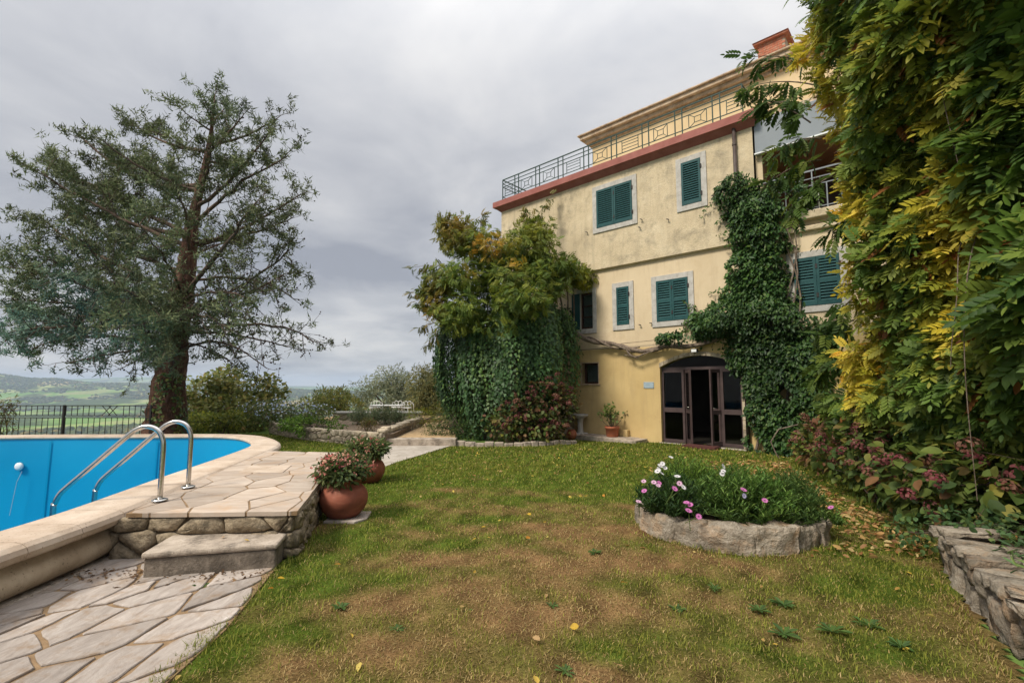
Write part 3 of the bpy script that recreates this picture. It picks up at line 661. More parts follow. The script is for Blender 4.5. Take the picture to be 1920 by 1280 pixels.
# chimney: courses of bricks under a tile cap
ch = MB().box(1.98, 2.72, 3.45, 4.15, 10.6, 12.26).build('chimney', M['mortar'], house)
bb = MB()
for k in range(21):
    z = 10.70+k*.074
    for j in range(4):
        a = 1.97+j*.195-(.09 if k % 2 else 0); a0, a1 = max(1.97, a), min(2.73, a+.183)
        if a1-a0 > .03: bb.box(a0, a1, 3.437, 3.5, z, z+.062)
        a = 3.44+j*.195-(.09 if k % 2 else 0); a0, a1 = max(3.44, a), min(4.16, a+.183)
        if a1-a0 > .03: bb.box(1.967, 2.02, a0, a1, z, z+.062)
o = bb.build('bricks', M['brick'], ch); o['kind'] = 'stuff'
MB().box(1.86, 2.84, 3.33, 4.27, 12.261, 12.33).build('chimney_cap', M['brick'], ch, bevel=.01)
MB().add([(1.84, 3.3, 12.33), (2.86, 3.3, 12.33), (2.86, 4.3, 12.33), (1.84, 4.3, 12.33), (1.9, 3.8, 12.50), (2.8, 3.8, 12.50)], [(0, 1, 5, 4), (2, 3, 4, 5), (1, 2, 5), (3, 0, 4), (3, 2, 1, 0)]).build('cap_tiles', M['brick'], ch)
# windows: stone surround, shutter leaves with louvres
def surround(w, y, mg=.145, bottom=.145):
    x0, x1, z0, z1 = w; p = y-.03
    b = MB().box(x0-mg, x0, p, y+.05, z0-bottom, z1+mg).box(x1, x1+mg, p, y+.05, z0-bottom, z1+mg).box(x0, x1, p, y+.05, z1, z1+mg)
    o = b.build('window_surround', M['surround'], house, bevel=.006)
    MB().box(x0, x1, p-.004, y+.05, z0-bottom, z0).build('sill', M['surround'], o, bevel=.006)
    return o
def shutter(x0, x1, z0, z1, y, mid=None):
    f = .055; b = MB().box(x0, x0+f, y-.045, y-.005, z0, z1).box(x1-f, x1, y-.045, y-.005, z0, z1)
    cuts = [z0, z1] if mid is None else [z0, mid, z1]
    b.box(x0+f, x1-f, y-.043, y-.007, z0, z0+.085).box(x0+f, x1-f, y-.043, y-.007, z1-.07, z1)
    if mid: b.box(x0+f, x1-f, y-.043, y-.007, mid-.04, mid+.04)
    o = b.build('shutter', M['shutter'], house)
    s = MB()
    for a, c in zip([z0+.085]+([mid+.04] if mid else []), ([mid-.04] if mid else [])+[z1-.07]):
        n = int((c-a)/.062)
        for k in range(n):
            zc = a+(k+.5)*(c-a)/n
            s.add([(x0+f, y-.042, zc-.030), (x1-f, y-.042, zc-.030), (x1-f, y-.010, zc+.012), (x0+f, y-.010, zc+.012),
                   (x0+f, y-.042, zc-.021), (x1-f, y-.042, zc-.021), (x1-f, y-.010, zc+.021), (x0+f, y-.010, zc+.021)],
                  [(0, 1, 5, 4), (4, 5, 6, 7), (3, 2, 1, 0), (2, 3, 7, 6)])
    q = s.build('louvre_slats', M['shutter'], o); q['kind'] = 'stuff'
    MB().box(x0+.02, x1-.02, y+.055, y+.06, z0, z1).build('backing', M['dark'], o)
    for zz in (z0+.22, z1-.22): MB().box(x1-.012, x1+.03, y-.055, y-.04, zz-.05, zz+.05).build('hinge', M['iron_dark'], o)
    return o
for w, y, mid, two in ((WA, -.10, None, 1), (WB, -.10, None, 0), (WC, 0, 3.84, 0), (WD, 0, 3.84, 1), (WE, 0, 3.86, 1)):
    surround(w, y)
    x0, x1, z0, z1 = w
    if two: xm = (x0+x1)/2; shutter(x0+.004, xm-.003, z0+.004, z1-.004, y, mid); shutter(xm+.003, x1-.004, z0+.004, z1-.004, y, mid)
    else: shutter(x0+.004, x1-.004, z0+.004, z1-.004, y, mid)
for x, z, y in ((-2.19, 6.27, -.1), (-.36, 6.24, -.1), (.42, 6.05, -.1), (1.62, 6.38, -.1), (-.53, 3.25, 0), (-.20, 3.27, 0), (-.42, 6.02, -.1)):
    MB().bar((x, y, z), (x, y-.07, z), .018).bar((x-.03, y-.065, z+.01), (x+.035, y-.065, z-.02), .02).build('shutter_stay', M['iron_dark'], house)
# casement window beside the climbing stems, one shutter folded back in the reveal
surround(WG, 0, .13); o = MB()
x0, x1, z0, z1 = WG
o = MB().box(x0, x0+.04, .05, .10, z0, z1).box(x1-.05, x1, .05, .10, z0, z1).box(x0+.04, x1-.05, .05, .10, z0, z0+.06).box(x0+.04, x1-.05, .05, .10, z1-.06, z1).box(x0+.04, x1-.05, .055, .095, z0+.36, z0+.39).box(x0+.04, x1-.05, .055, .095, z0+.70, z0+.73).build('casement', M['winwood'], house)
MB().box(x0+.04, x1-.05, .07, .076, z0+.06, z1-.06).build('pane', M['glass'], o); MB().box(x0+.04, x1-.05, .125, .13, z0+.05, z1-.05).build('curtain', M['curtain'], o)
MB().box(x0-.30, x0+.0-.005, -.06, -.034, z0, z1).build('shutter', M['shutter'], house)
# small square window
x0, x1, z0, z1 = WS
MB().box(x0-.05, x0, -.012, .16, z0-.02, z1+.03).box(x1, x1+.03, -.012, .16, z0-.02, z1+.03).box(x0, x1, -.012, .16, z1, z1+.03).build('window_surround', M['cornice'], house)
MB().box(x0-.1, x1+.06, -.035, .2, z0-.045, z0-.003).build('window_sill', M['cornice'], house, bevel=.005)
o = MB().box(x0, x0+.05, .16, .21, z0, z1).box(x1-.05, x1, .16, .21, z0, z1).box(x0+.05, x1-.05, .16, .21, z0, z0+.05).box(x0+.05, x1-.05, .16, .21, z1-.05, z1).build('casement', M['winwood'], house)
MB().box(x0+.05, x1-.05, .18, .186, z0+.05, z1-.05).build('pane', M['glass'], o); MB().box(x0+.03, x1-.03, .27, .28, z0, z1).build('curtain', M['curtain'], o)
# entrance: segmental arch, glazed metal frame, one leaf standing open
AR0, ARC = 2.04, 2.325
def archz(x):
    t_ = (x-1.035)/1.035; return AR0+(ARC-AR0)*(1-t_*t_)
sp2 = MB(); xs = np.linspace(0, 2.07, 25)
for a, c in zip(xs[:-1], xs[1:]):
    sp2.add([(a, .0, archz(a)), (c, .0, archz(c)), (c, .0, 2.331), (a, .0, 2.331)], [(0, 1, 2, 3)])
    sp2.add([(a, .0, archz(a)), (a, .30, archz(a)), (c, .30, archz(c)), (c, .0, archz(c))], [(0, 1, 2, 3)])
sp2.build('arch_soffit', M['stucco_low'], house)
nv = 15; g = np.random.default_rng(5)
for k in range(nv):
    a, c = 2.11*k/nv-.02+.006, 2.11*(k+1)/nv-.02-.006; h0, h1 = .10+g.uniform(-.015, .02), .10+g.uniform(-.015, .02)
    za, zb = archz(min(max(a, 0), 2.07)), archz(min(max(c, 0), 2.07))
    MB().add([(a, -.018, za), (c, -.018, zb), (c, -.018, zb+h1), (a, -.018, za+h0), (a, .03, za), (c, .03, zb), (c, .03, zb+h1), (a, .03, za+h0)],
             [(0, 1, 2, 3), (0, 4, 5, 1), (1, 5, 6, 2), (2, 6, 7, 3), (3, 7, 4, 0)]).build('arch_stone', M['rubble_lt'], house)
for k in range(9):
    z = .05+k*.225; MB().box(2.07, 2.19+g.uniform(-.03, .04), -.016, .05, z, z+.213).build('jamb_stone', M['rubble_lt'], house, bevel=.01)
fy0, fy1 = .10, .155
df = MB().box(.0, .055, fy0, fy1, .04, 2.04).box(2.015, 2.07, fy0, fy1, .04, 2.04).box(.055, 2.015, fy0, fy1, 1.965, 2.04).box(.555, .615, fy0, fy1, .04, 1.965).box(1.545, 1.61, fy0, fy1, .04, 1.965)
for a, c in ((.055, .555), (1.61, 2.015)):
    df.box(a, c, fy0, fy1, .04, .13).box(a, c, fy0, fy1, .84, .96).box(a, c, fy0, fy1, 1.90, 1.965)
door = df.build('door_frame', M['doorframe'], house)
for a, c in ((.055, .555), (1.61, 2.015)):
    for d, e_ in ((.13, .84), (.96, 1.90)): MB().box(a, c, .122, .128, d, e_).build('pane', M['glass'], door)
fl = MB(); fl.add([(x, .125, 2.04) for x in xs]+[(x, .125, archz(x)) for x in xs], [(i, i+1, 26+i, 25+i) for i in range(24)]); fl.build('fanlight_pane', M['glass'], door)
def leaf(hx, ang, w, sgn):
    b = MB().box(0, .06*sgn, -.02, .02, .05, 1.955).box(w*sgn, (w-.06)*sgn, -.02, .02, .05, 1.955).box(.06*sgn, (w-.06)*sgn, -.02, .02, .05, .17).box(.06*sgn, (w-.06)*sgn, -.02, .02, .84, .94).box(.06*sgn, (w-.06)*sgn, -.02, .02, 1.88, 1.955)
    o = b.build('door_leaf', M['doorframe'], house, loc=(hx, .17, 0), rot=(0, 0, ang))
    for d, e_ in ((.17, .84), (.94, 1.88)): MB().box(.06*sgn, (w-.06)*sgn, -.003, .003, d, e_).build('pane', M['glass'], o)
    MB().tube([((w-.03)*sgn, -.02, 1.0), ((w-.03)*sgn, -.07, 1.0), ((w-.13)*sgn, -.07, 1.0)], .009, 8).build('handle', M['steel'], o, smooth=True)
leaf(.62, R(-52), .46, 1); leaf(1.545, R(75), .46, -1)
MB().box(-.02, 2.2, -.16, .31, -.04, .04).build('threshold', M['concrete'], house, bevel=.01)
# drainpipe
MB().tube([(2.20, -.17, 8.0), (2.20, -.17, 5.1), (2.20, -.08, 4.9), (2.20, -.08, .1)], .045, 10).build('drainpipe', M['pipe'], house, smooth=True)
for zz in (7.5, 6.4, 4.2): MB().tube([(2.20, -.17 if zz > 5 else -.08, zz), (2.20, -.17 if zz > 5 else -.08, zz+.05)], .056, 10).build('pipe_bracket', M['pipe'], house)
for x, z in ((1.72, 7.72), (1.30, 7.76)): MB().box(x-.16, x+.16, -.104, -.10, z-.03, z+.03)
# terrace railing
rail = empty('terrace_railing', HO, HR, 'dark green iron railing with square ornaments around the roof terrace', 'railing')
ry_ = -.12
def rb(name, a, b_, w): return MB().bar(a, b_, w).build(name, M['iron_green'], rail)
for z, w in ((9.04, .03), (8.90, .02), (8.77, .02), (8.40, .02)):
    rb('rail', (-5.82, ry_, z), (2.42, ry_, z), w); rb('rail', (-5.82, ry_, z), (-5.82, 6.5, z), w)
posts = [-5.22, -5.04, -4.25, -4.08, -3.29, -3.09, -2.28, -2.10, -1.29, -1.11, -.28, -.08, .69, .89, 1.69, 1.88, 2.42, -5.82]
for x in posts: rb('post', (x, ry_, 8.216), (x, ry_, 9.03), .026)
for y in (.55, .75, 1.7, 1.9, 2.8, 3.0, 4.0, 5.2, 6.5): rb('post', (-5.82, y, 8.216), (-5.82, y, 9.03), .026)
def square(x0, x1):
    b = MB(); z0, z1 = 8.40, 8.77; c = ((x0+x1)/2, (z0+z1)/2); d = .085
    for x in (x0, x1): b.bar((x, ry_, z0), (x, ry_, z1), .016)
    for sx in (-1, 1):
        for sz in (-1, 1): b.bar((x0 if sx < 0 else x1, ry_, z0 if sz < 0 else z1), (c[0]+sx*d, ry_, c[1]+sz*d*.9), .014)
        b.bar((c[0]+sx*d, ry_, c[1]-d*.9), (c[0]+sx*d, ry_, c[1]+d*.9), .014); b.bar((c[0]-d, ry_, c[1]+sx*d*.9), (c[0]+d, ry_, c[1]+sx*d*.9), .014)
    b.build('square_ornament', M['iron_green'], rail)
def ladderorn(x0, x1):
    b = MB().bar((x0, ry_, 8.40), (x0, ry_, 8.77), .016).bar((x1, ry_, 8.40), (x1, ry_, 8.77), .016)
    for z in (8.50, 8.60, 8.69): b.bar((x0, ry_, z), (x1, ry_, z), .014)
    b.build('bar_ornament', M['iron_green'], rail)
for a, c in ((-4.92, -4.42), (-3.92, -3.44), (-1.94, -1.44), (.07, .47), (1.07, 1.54)): square(a, c)
for a, c in ((-2.94, -2.42), (-.93, -.41), (2.04, 2.38), (-5.7, -5.35)): ladderorn(a, c)
rb('return_rail', (2.42, ry_, 9.03), (2.42, 2.0, 9.03), .026); rb('return_rail', (2.42, ry_, 8.77), (2.42, 2.0, 8.77), .02)
# loggia railing
lr = empty('balcony_railing', HO, HR, 'grey metal balcony railing in the loggia opening under the grey panel', 'railing')
for z, w in ((6.42, .035), (6.24, .02), (6.08, .02), (5.56, .02)): MB().bar((2.7, .02, z), (6.6, .02, z), w).build('rail', M['iron_grey'], lr)
for k in range(14): MB().bar((2.95+k*.27, .02, 5.462), (2.95+k*.27, .02, 6.07 if k % 3 else 6.42), .024).build('baluster', M['iron_grey'], lr)
o = MB()
for s in (-1, 1):
    o.tube([(3.62+s*(.02+.13*math.sin(a)), -.06, 5.66+.13*-math.cos(a)+.02*a) for a in np.linspace(0, 5.2, 18)], .011, 6)
    o.tube([(3.62+s*.06+.05*math.cos(a), -.06, 5.60+.05*math.sin(a)) for a in np.linspace(0, 6.2, 12)], .009, 6)
o.tube([(3.36, -.06, 5.5), (3.36, -.06, 5.85)], .01, 6).tube([(3.88, -.06, 5.5), (3.88, -.06, 5.85)], .01, 6).tube([(3.34, -.06, 5.485), (3.9, -.06, 5.485)], .012, 6)
o = o.build('flower_box_holder', M['white_iron'], None, smooth=True); o.parent = house
# things on the wall
o = empty('wall_lamp', hw(1.03, -.02, 2.44), HR, 'small black floodlight on the wall above the arched door', 'lamp')
MB().box(-.012, .012, -.10, .0, .03, .05).bar((0, -.09, .04), (0, -.10, .20), .014).build('bracket', M['iron_dark'], o)
lb = MB().add([(-.085, -.20, -.05), (.085, -.20, -.05), (.085, -.20, .05), (-.085, -.20, .05), (-.06, -.05, -.03), (.06, -.05, -.03), (.06, -.05, .05), (-.06, -.05, .05)], [(0, 1, 2, 3), (7, 6, 5, 4), (0, 4, 5, 1), (1, 5, 6, 2), (2, 6, 7, 3), (3, 7, 4, 0)]).build('housing', M['iron_dark'], o, bevel=.008)
MB().box(-.065, .065, -.206, -.201, -.035, .035).build('lens', M['plastic'], o)
o = empty('wall_plaque', hw(-.33, 0, 1.56), HR, 'pale blue grey rectangular plaque on the ochre wall beside the entrance', 'plaque')
MB().box(-.15, .15, -.018, -.002, -.085, .085).build('plate', M['plaque'], o, bevel=.004)
for x in (-.13, .13):
    for z in (-.065, .065): MB().tube([(x, -.018, z), (x, -.024, z)], .008, 8).build('screw', M['steel'], o)
o = empty('door_mat', hw(1.2, -.38, .0), HR, 'dark red mat block lying in front of the open door', 'mat')
MB().box(-.42, .40, -.20, .20, .0, .07).build('base', M['mat'], o, bevel=.01); MB().box(-.40, .38, -.18, .18, .07, .085).build('pile', M['mat'], o)
# stone apron at the foot of the wall
ap = empty('wall_apron', hw(-1.6, -.35, 0), HR, 'low mossy concrete ledge along the foot of the ochre wall', 'ledge')
MB().box(-1.2, .95, -.28, .345, -.03, .11).build('ledge', M['stepstone'], ap, bevel=.015); MB().box(.55, 1.22, -.40, .30, -.03, .10).build('step', M['stepstone'], ap, bevel=.012)
MB().box(.4, .66, .20, .34, .11, .30).build('vent_box', M['stucco_low'], ap, bevel=.008)
# hazy light is built at the end of the script
# ------------------------------------------------------------------ leaves
def frames(D, H):
    X = nrm(D); Z = nrm(H-np.sum(H*X, 1, keepdims=True)*X); return X, np.cross(Z, X), Z
def bake(tmpl, P, D, H, S, C, vary=.12):
    """stamp a leaf template (verts, faces) at P along D with its upper side towards H"""
    tv, tf = tmpl; n = len(P); k = len(tv); X, Y, Z = frames(D, H); S = np.asarray(S)[:, None, None]
    V = P[:, None]+S*(tv[None, :, 0:1]*X[:, None]+tv[None, :, 1:2]*Y[:, None]+tv[None, :, 2:3]*Z[:, None])
    F = (tf[None]+(np.arange(n)*k)[:, None, None]).reshape(-1, tf.shape[1])
    c = np.repeat(C[:, None], k, 1)*(1+rng.normal(0, vary, (n, k, 1)))
    return V.reshape(-1, 3), F, np.clip(c, 0, 1).reshape(-1, 3)
def join(parts):
    V = []; F = []; C = []; b = 0
    for v, f, c in parts: V.append(v); F.append(f+b); C.append(c); b += len(v)
    return np.concatenate(V), F, np.concatenate(C)
def leaves(name, parts, mat, parent=None):
    V, F, C = join(parts); return obj(name, mesh_np(name, V, F, C), mat, parent)
T_OV = (np.array([(0, 0, 0), (.3, .24, .05), (.7, .20, .03), (1, 0, -.10), (.7, -.20, .03), (.3, -.24, .05)]), np.array([(0, 3, 2, 1), (0, 5, 4, 3)]))
T_NAR = (np.array([(0, 0, 0), (.35, .10, .03), (.75, .08, .0), (1, 0, -.12), (.75, -.08, .0), (.35, -.10, .03)]), np.array([(0, 3, 2, 1), (0, 5, 4, 3)]))
T_IVY = (np.array([(0, 0, 0), (.05, .38, -.03), (.45, .30, .04), (1, 0, -.08), (.45, -.30, .04), (.05, -.38, -.03)]), np.array([(0, 3, 2, 1), (0, 5, 4, 3)]))
T_BIG = (np.array([(0, 0, 0), (.22, .27, .06), (.55, .34, .05), (.82, .2, -.02), (1, 0, -.14), (.82, -.2, -.02), (.55, -.34, .05), (.22, -.27, .06), (.5, 0, 0)]),
         np.array([(0, 8, 2, 1), (8, 4, 3, 2), (0, 7, 6, 8), (8, 6, 5, 4)]))
def compound(pairs, ll, wid, droop, quad=True):
    V = []; F = []
    for k in range(pairs*2+1):
        if k == pairs*2: t, a = 1., 0.
        else: t = .22+.74*(k//2)/pairs; a = (1 if k % 2 else -1)*R(58-14*t)
        o = np.array((t, 0, -droop*t*t)); dx = np.array((math.cos(a), math.sin(a), -.18-.4*droop*t)); dx /= np.linalg.norm(dx)
        dy = np.array((-math.sin(a), math.cos(a), 0)); l = ll*(.8+.4*math.sin(t*3)); b = len(V)
        if quad:
            for p, q, z in ((0, 0, 0), (.3, .5, .04), (.68, .42, .03), (1, 0, -.05), (.68, -.42, .03), (.3, -.5, .04)): V.append(o+dx*p*l+dy*q*l*wid+np.array((0, 0, z*l)))
            F += [(b, b+3, b+2, b+1), (b, b+5, b+4, b+3)]
        else:
            for p, q, z in ((0, 0, 0), (.45, .5, .05), (1, 0, -.05), (.45, -.5, .05)): V.append(o+dx*p*l+dy*q*l*wid+np.array((0, 0, z*l)))
            F += [(b, b+1, b+2, b+3)]
    return np.array(V), np.array(F)
T_WIS = compound(5, .36, .42, .35); T_WIS_FAR = compound(4, .42, .42, .35, False)
LEAF_GAIN = 1.3
def shade(n, pal, w=None):
    """random mixture of palette colours"""
    pal = np.array(pal)*LEAF_GAIN; k = rng.choice(len(pal), n, p=w); j = rng.choice(len(pal), n, p=w); t = rng.random((n, 1))*.5
    return pal[k]*(1-t)+pal[j]*t
def blobs_pts(bl, n, shell=.45, holes=0., hf=3., seed=0, low=-1.):
    """points in a cluster of ellipsoids, mostly near their skins, with uneven gaps"""
    bl = np.array(bl, float); w = (bl[:, 3]*bl[:, 4]+bl[:, 3]*bl[:, 5]+bl[:, 4]*bl[:, 5]); k = rng.choice(len(bl), n, p=w/w.sum())
    d = nrm(rng.normal(size=(n, 3))); r = 1-shell*rng.random(n)**1.3+rng.normal(0, .06, n)
    lump = 1+.16*pn(d*1.0+k[:, None]*3.1, 3.2, seed+1, 2)
    P = bl[k, :3]+d*bl[k, 3:6]*(r*lump)[:, None]
    keep = np.ones(n, bool)
    if holes: keep &= pn(P, hf, seed+2, 2) > -1+holes*1.6+rng.normal(0, .15, n)
    keep &= (P[:, 2] > .02) | (bl[k, 2] < .3)
    if keep.sum() < 30: keep[:] = True
    return P[keep], nrm(d*(1/bl[k, 3:6]))[keep], k[keep]
def bush(name, label, cat, base, bl, n, size, pal, w=None, tmpl=T_OV, mat='leaf', holes=.25, hf=3., shell=.5, up=.5, droop=.25, seed=1, stems=7, stem_r=.02, group=None, stemmat='twig', tint=None):
    root = empty(name, base, 0, label, cat, group); b = np.array(base)
    P, Nn, k = blobs_pts(bl, n, shell, holes, hf, seed); m_ = len(P)
    D = Nn*.8+rng.normal(0, .6, (m_, 3))+np.array((0, 0, -droop)); H = Nn*.6+np.array((0, 0, up))+rng.normal(0, .35, (m_, 3))
    C = shade(m_, pal, w)*(1+.3*pn(P, 2.5, seed+7, 2)[:, None])
    if tint is not None: C = tint(P, C)
    leaves('foliage', [bake(tmpl, P-b, D, H, size*rng.uniform(.65, 1.25, m_), C)], M[mat], root)
    s = MB(); ids = rng.choice(m_, min(stems*6, m_), replace=False)
    for q in range(stems):
        c = np.array(bl[q % len(bl)][:3])-b; a = rng.normal(0, .06, 3)*np.array((1, 1, 0)); mid = (a+c)/2+rng.normal(0, .08, 3)
        s.tube([a, mid, c], [stem_r, stem_r*.75, stem_r*.4], 6, False)
        for e_ in range(4):
            t_ = P[ids[(q*4+e_) % len(ids)]]-b
            if np.linalg.norm(t_-c) < 1.4: s.tube([c, (c+t_)/2+rng.normal(0, .04, 3), t_], [stem_r*.45, stem_r*.3, stem_r*.12], 4, False)
    s.build('stem', M[stemmat], root, smooth=True)
    return root, P-b, Nn
def pblob(px, py, d, rx, rz, ry=None): p = at(px, py, d); return (p[0], p[1], p[2], rx, ry or rx, rz)

# ------------------------------------------------------------------ wisteria wall on the right
WY = [1., 2.5, 4, 6, 8, 10, 12]; WX = [4.45, 4.5, 4.65, 5.0, 5.45, 6.2, 7.2]
def wx(y): return np.interp(y, WY, WX)
gw = empty('garden_wall', (5.6, 6, 0), label='tall rubble wall hidden behind the wisteria on the right', cat='wall')
MB().prism([(wx(y)+.95-5.6, y-6) for y in (.8, 3, 4.6)]+[(wx(y)+1.35-5.6, y-6) for y in (4.6, 3, .8)], 0, 6.6).build('core', M['rubble'], gw)
MB().prism([(wx(y)+.75-5.6, y-6) for y in (4.6, 7, 8.8)]+[(wx(y)+1.35-5.6, y-6) for y in (8.8, 7, 4.6)], 0, 2.1).build('core', M['rubble'], gw)
def wall_green():
    n = 72000; y = 1.4*np.exp(rng.random(n)*math.log(9.6/1.4)); z = rng.uniform(.15, 9.2, n)
    keep = rng.random(n) < (y/5.2)*.9+.12
    zmax = 7.6+.5*np.sin(y*1.3)+.4*np.sin(y*3.1+1)+np.clip((y-6)*.25, 0, .6); ymax = np.interp(z, [0, 1, 1.7, 2.3, 3.2, 3.7, 4.3, 5, 6.5, 8], [8.6, 8.3, 7.3, 6.2, 5.8, 6.2, 6.7, 6.8, 6.8, 6.9])
    p2 = np.stack([y, z], 1); edge = pn(p2, 2.4, 61, 3)*.45
    keep &= (z < zmax+edge) & (y < ymax+edge)
    y, z = y[keep], z[keep]; n = len(y); p2 = p2[keep]
    bul = .28+.30*pn(p2, 1.5, 62, 2)+.16*pn(p2, 4.5, 63, 2)+.45*sst(z, 4.8, 6.5)+.25*sst(-y, -6, -3)*sst(z, 1.5, 3)-.35*sst(-z, -1.4, -.3)
    lay = rng.random(n)**1.6*.75; x = wx(y)-bul+lay
    P = np.stack([x, y, z], 1)
    n_ = len(P); out = np.array((-1, -.25, 0))
    D = out*.6+np.array((0, 0, -.30))+rng.normal(0, .75, (n_, 3)); H = np.array((-.6, -.3, .8))+rng.normal(0, .45, (n_, 3))
    # yellowing sprays: patches round given spots on the wall
    vx = 960+880*P[:, 0]/P[:, 1]; vy = 719-883*(P[:, 2]-EYE)/P[:, 1]
    yel = np.clip(pn(P, 2.6, 64, 3)*.6-.32, 0, .5)
    for cx, cy, a in ((1500, 60, .8), (1560, 45, .6), (1640, 130, .9), (1720, 95, 1), (1690, 180, .9), (1590, 260, .8), (1630, 320, .9), (1600, 400, .8), (1880, 365, .9), (1845, 450, .8), (1610, 690, 1), (1640, 640, .6), (1840, 600, .6), (1560, 470, .5), (1660, 560, .5), (1780, 20, .7), (1860, 120, .5), (1690, 740, .7), (1760, 330, .4)):
        k = np.argsort((vx-cx)**2+(vy-cy)**2)[:6]; c = np.median(P[k], 0)
        yel = np.maximum(yel, a*np.exp(-np.sum((P-c)**2, 1)/(.32+.03*c[1])**2)*(.6+.6*rng.random(n_)))
    inner = np.clip(lay/.75, 0, 1)
    g = shade(n_, [(.055, .10, .018), (.085, .145, .024), (.13, .18, .03), (.038, .075, .018), (.17, .20, .03)], [.26, .28, .2, .14, .12])
    yv = shade(n_, [(.42, .34, .03), (.52, .40, .06), (.28, .27, .025), (.48, .26, .02)], [.4, .25, .28, .07])
    r = rng.random(n_); t_ = np.clip((yel-.24*r)*2.3, 0, 1)[:, None]; C = g*(1-t_)+yv*t_
    br = rng.random(n_) < .018; C[br] = (.22, .085, .02)
    S = rng.uniform(.13, .30, n_)*(1+.3*(y < 4.2)-.22*sst(y, 4.8, 6.5))
    near = y < 6
    root = empty('wisteria_wall', (5.2, 5, 0), label='huge mass of green and yellow wisteria leaves covering the right wall', cat='vine'); b = np.array((5.2, 5, 0))
    parts = []
    parts.append(bake(T_WIS, P-b, D, H, S, C, .10))
    # long shoots that reach out against the sky and the house
    sb = MB(); sh = []
    for (x0, y0, d0), (x1, y1, d1) in (((1520, 120, 7.6), (1393, 110, 7.9)), ((1530, 160, 7.5), (1398, 165, 7.8)), ((1520, 200, 7.3), (1425, 200, 7.7)), ((1540, 260, 7.2), (1455, 285, 7.5)), ((1540, 300, 7.1), (1440, 345, 7.4)),
                                    ((1560, 330, 7), (1490, 400, 7.3)), ((1600, 560, 6.9), (1545, 640, 7.4)), ((1600, 600, 7.0), (1530, 670, 7.6)), ((1600, 660, 7), (1530, 710, 7.6)), ((1620, 400, 6.4), (1560, 440, 6.6)), ((1520, 230, 7.3), (1410, 185, 8))):
        a, c = at(x0, y0, d0), at(x1, y1, d1); m2 = (a+c)/2+np.array((0, 0, .18)); pts = [(1-t)**2*a+2*t*(1-t)*m2+t*t*c for t in np.linspace(0, 1, 9)]
        sb.tube([p-b for p in pts], list(np.linspace(.014, .004, 9)), 5, False)
        for t in np.linspace(.15, 1, 13):
            p = (1-t)**2*a+2*t*(1-t)*m2+t*t*c
            for e_ in range(2): sh.append((p+rng.normal(0, .05, 3), c-a))
    SP = np.array([q[0] for q in sh]); SD = nrm(np.array([q[1] for q in sh]))*.5+rng.normal(0, .6, (len(sh), 3))+np.array((0, 0, -.4))
    parts.append(bake(T_WIS, SP-b, SD, np.array((0, -.3, 1.))+rng.normal(0, .3, (len(sh), 3)), rng.uniform(.20, .32, len(sh)), shade(len(sh), [(.03, .06, .012), (.05, .09, .015), (.10, .13, .02)], [.45, .35, .2])))
    leaves('foliage', parts, M['leaf'], root)
    for k in range(4):
        yy = rng.uniform(2.8, 4.4); z1 = rng.uniform(3, 7); z0 = z1-rng.uniform(.8, 2.6); x = wx(yy)-.62-.1*rng.random(); s_ = rng.normal(0, .12, 4)
        sb.tube([np.array((x+.35*math.exp(-5*t)+.05*math.sin(5*t+s_[3]*20), yy+s_[0]*t+.06*math.sin(4*t+s_[1]*20), z1+(z0-z1)*t))-b for t in np.linspace(0, 1, 14)], list(np.linspace(.006, .003, 14)), 5, False)
    for k in range(5):
        yy = 2.4+k*.5; pts = [np.array((wx(yy)+.55+.1*math.sin(z*2+k), yy+.25*math.sin(z*1.1+k), z))-b for z in np.linspace(0, 7, 10)]; sb.tube(pts, list(np.linspace(.07, .03, 10)), 7, False)
    sb.build('stem', M['vinebark'], root, smooth=True)
wall_green()

# hydrangeas at its foot
def head_mesh(name, pal):
    n = 64; d = nrm(rng.normal(size=(n, 3))); d[:, 2] = np.abs(d[:, 2])*1.05-.25; d = nrm(d)
    tq = (np.array([(0, 0, 0), (.5, .5, .12), (1, 0, .05), (.5, -.5, .12)]), np.array([(0, 1, 2, 3)]))
    P = d*np.array((1, 1, .72))*rng.uniform(.8, 1., (n, 1)); D = np.cross(d, rng.normal(size=(n, 3)))
    V, F, C = bake(tq, P, D, d, rng.uniform(.28, .42, n), shade(n, pal)); return mesh_np(name, V, F, C)
HEADS = [head_mesh('flower_head', [(.13, .038, .04), (.17, .06, .06), (.085, .03, .028), (.21, .11, .095)]),
         head_mesh('flower_head', [(.17, .07, .05), (.24, .14, .10), (.12, .045, .038), (.15, .09, .055)]),
         head_mesh('flower_head', [(.16, .035, .045), (.20, .065, .07), (.11, .03, .034), (.2, .09, .08)])]
for h in HEADS: h.materials.append(M['petal'])
def hydrangea(label, base, bl, n, nheads, size, pal, w, seed, hs=.10, group='hydrangea bushes', face=(-.75, -.6)):
    root, P, Nn = bush('hydrangea_bush', label, 'bush', base, bl, n, size, pal, w, T_BIG, 'leaf', .10, 3, .5, .7, .3, seed, 10, .014, group)
    sc = Nn@np.array((face[0], face[1], .45))+rng.normal(0, .25, len(P)); order = np.argsort(-sc); used = []
    for i in order:
        if len(used) >= nheads: break
        if all(np.linalg.norm(P[i]-q) > hs*1.65 for q in used):
            used.append(P[i]); o = obj('flower_head', HEADS[rng.integers(3)], None, root, P[i]+Nn[i]*.04, (rng.normal(0, .4), rng.normal(0, .4), rng.uniform(0, 6)))
            s = hs*rng.uniform(.75, 1.15); o.scale = (s, s, s)
HP = [(.065, .10, .022), (.10, .13, .026), (.04, .07, .02), (.19, .17, .035), (.15, .075, .03)]
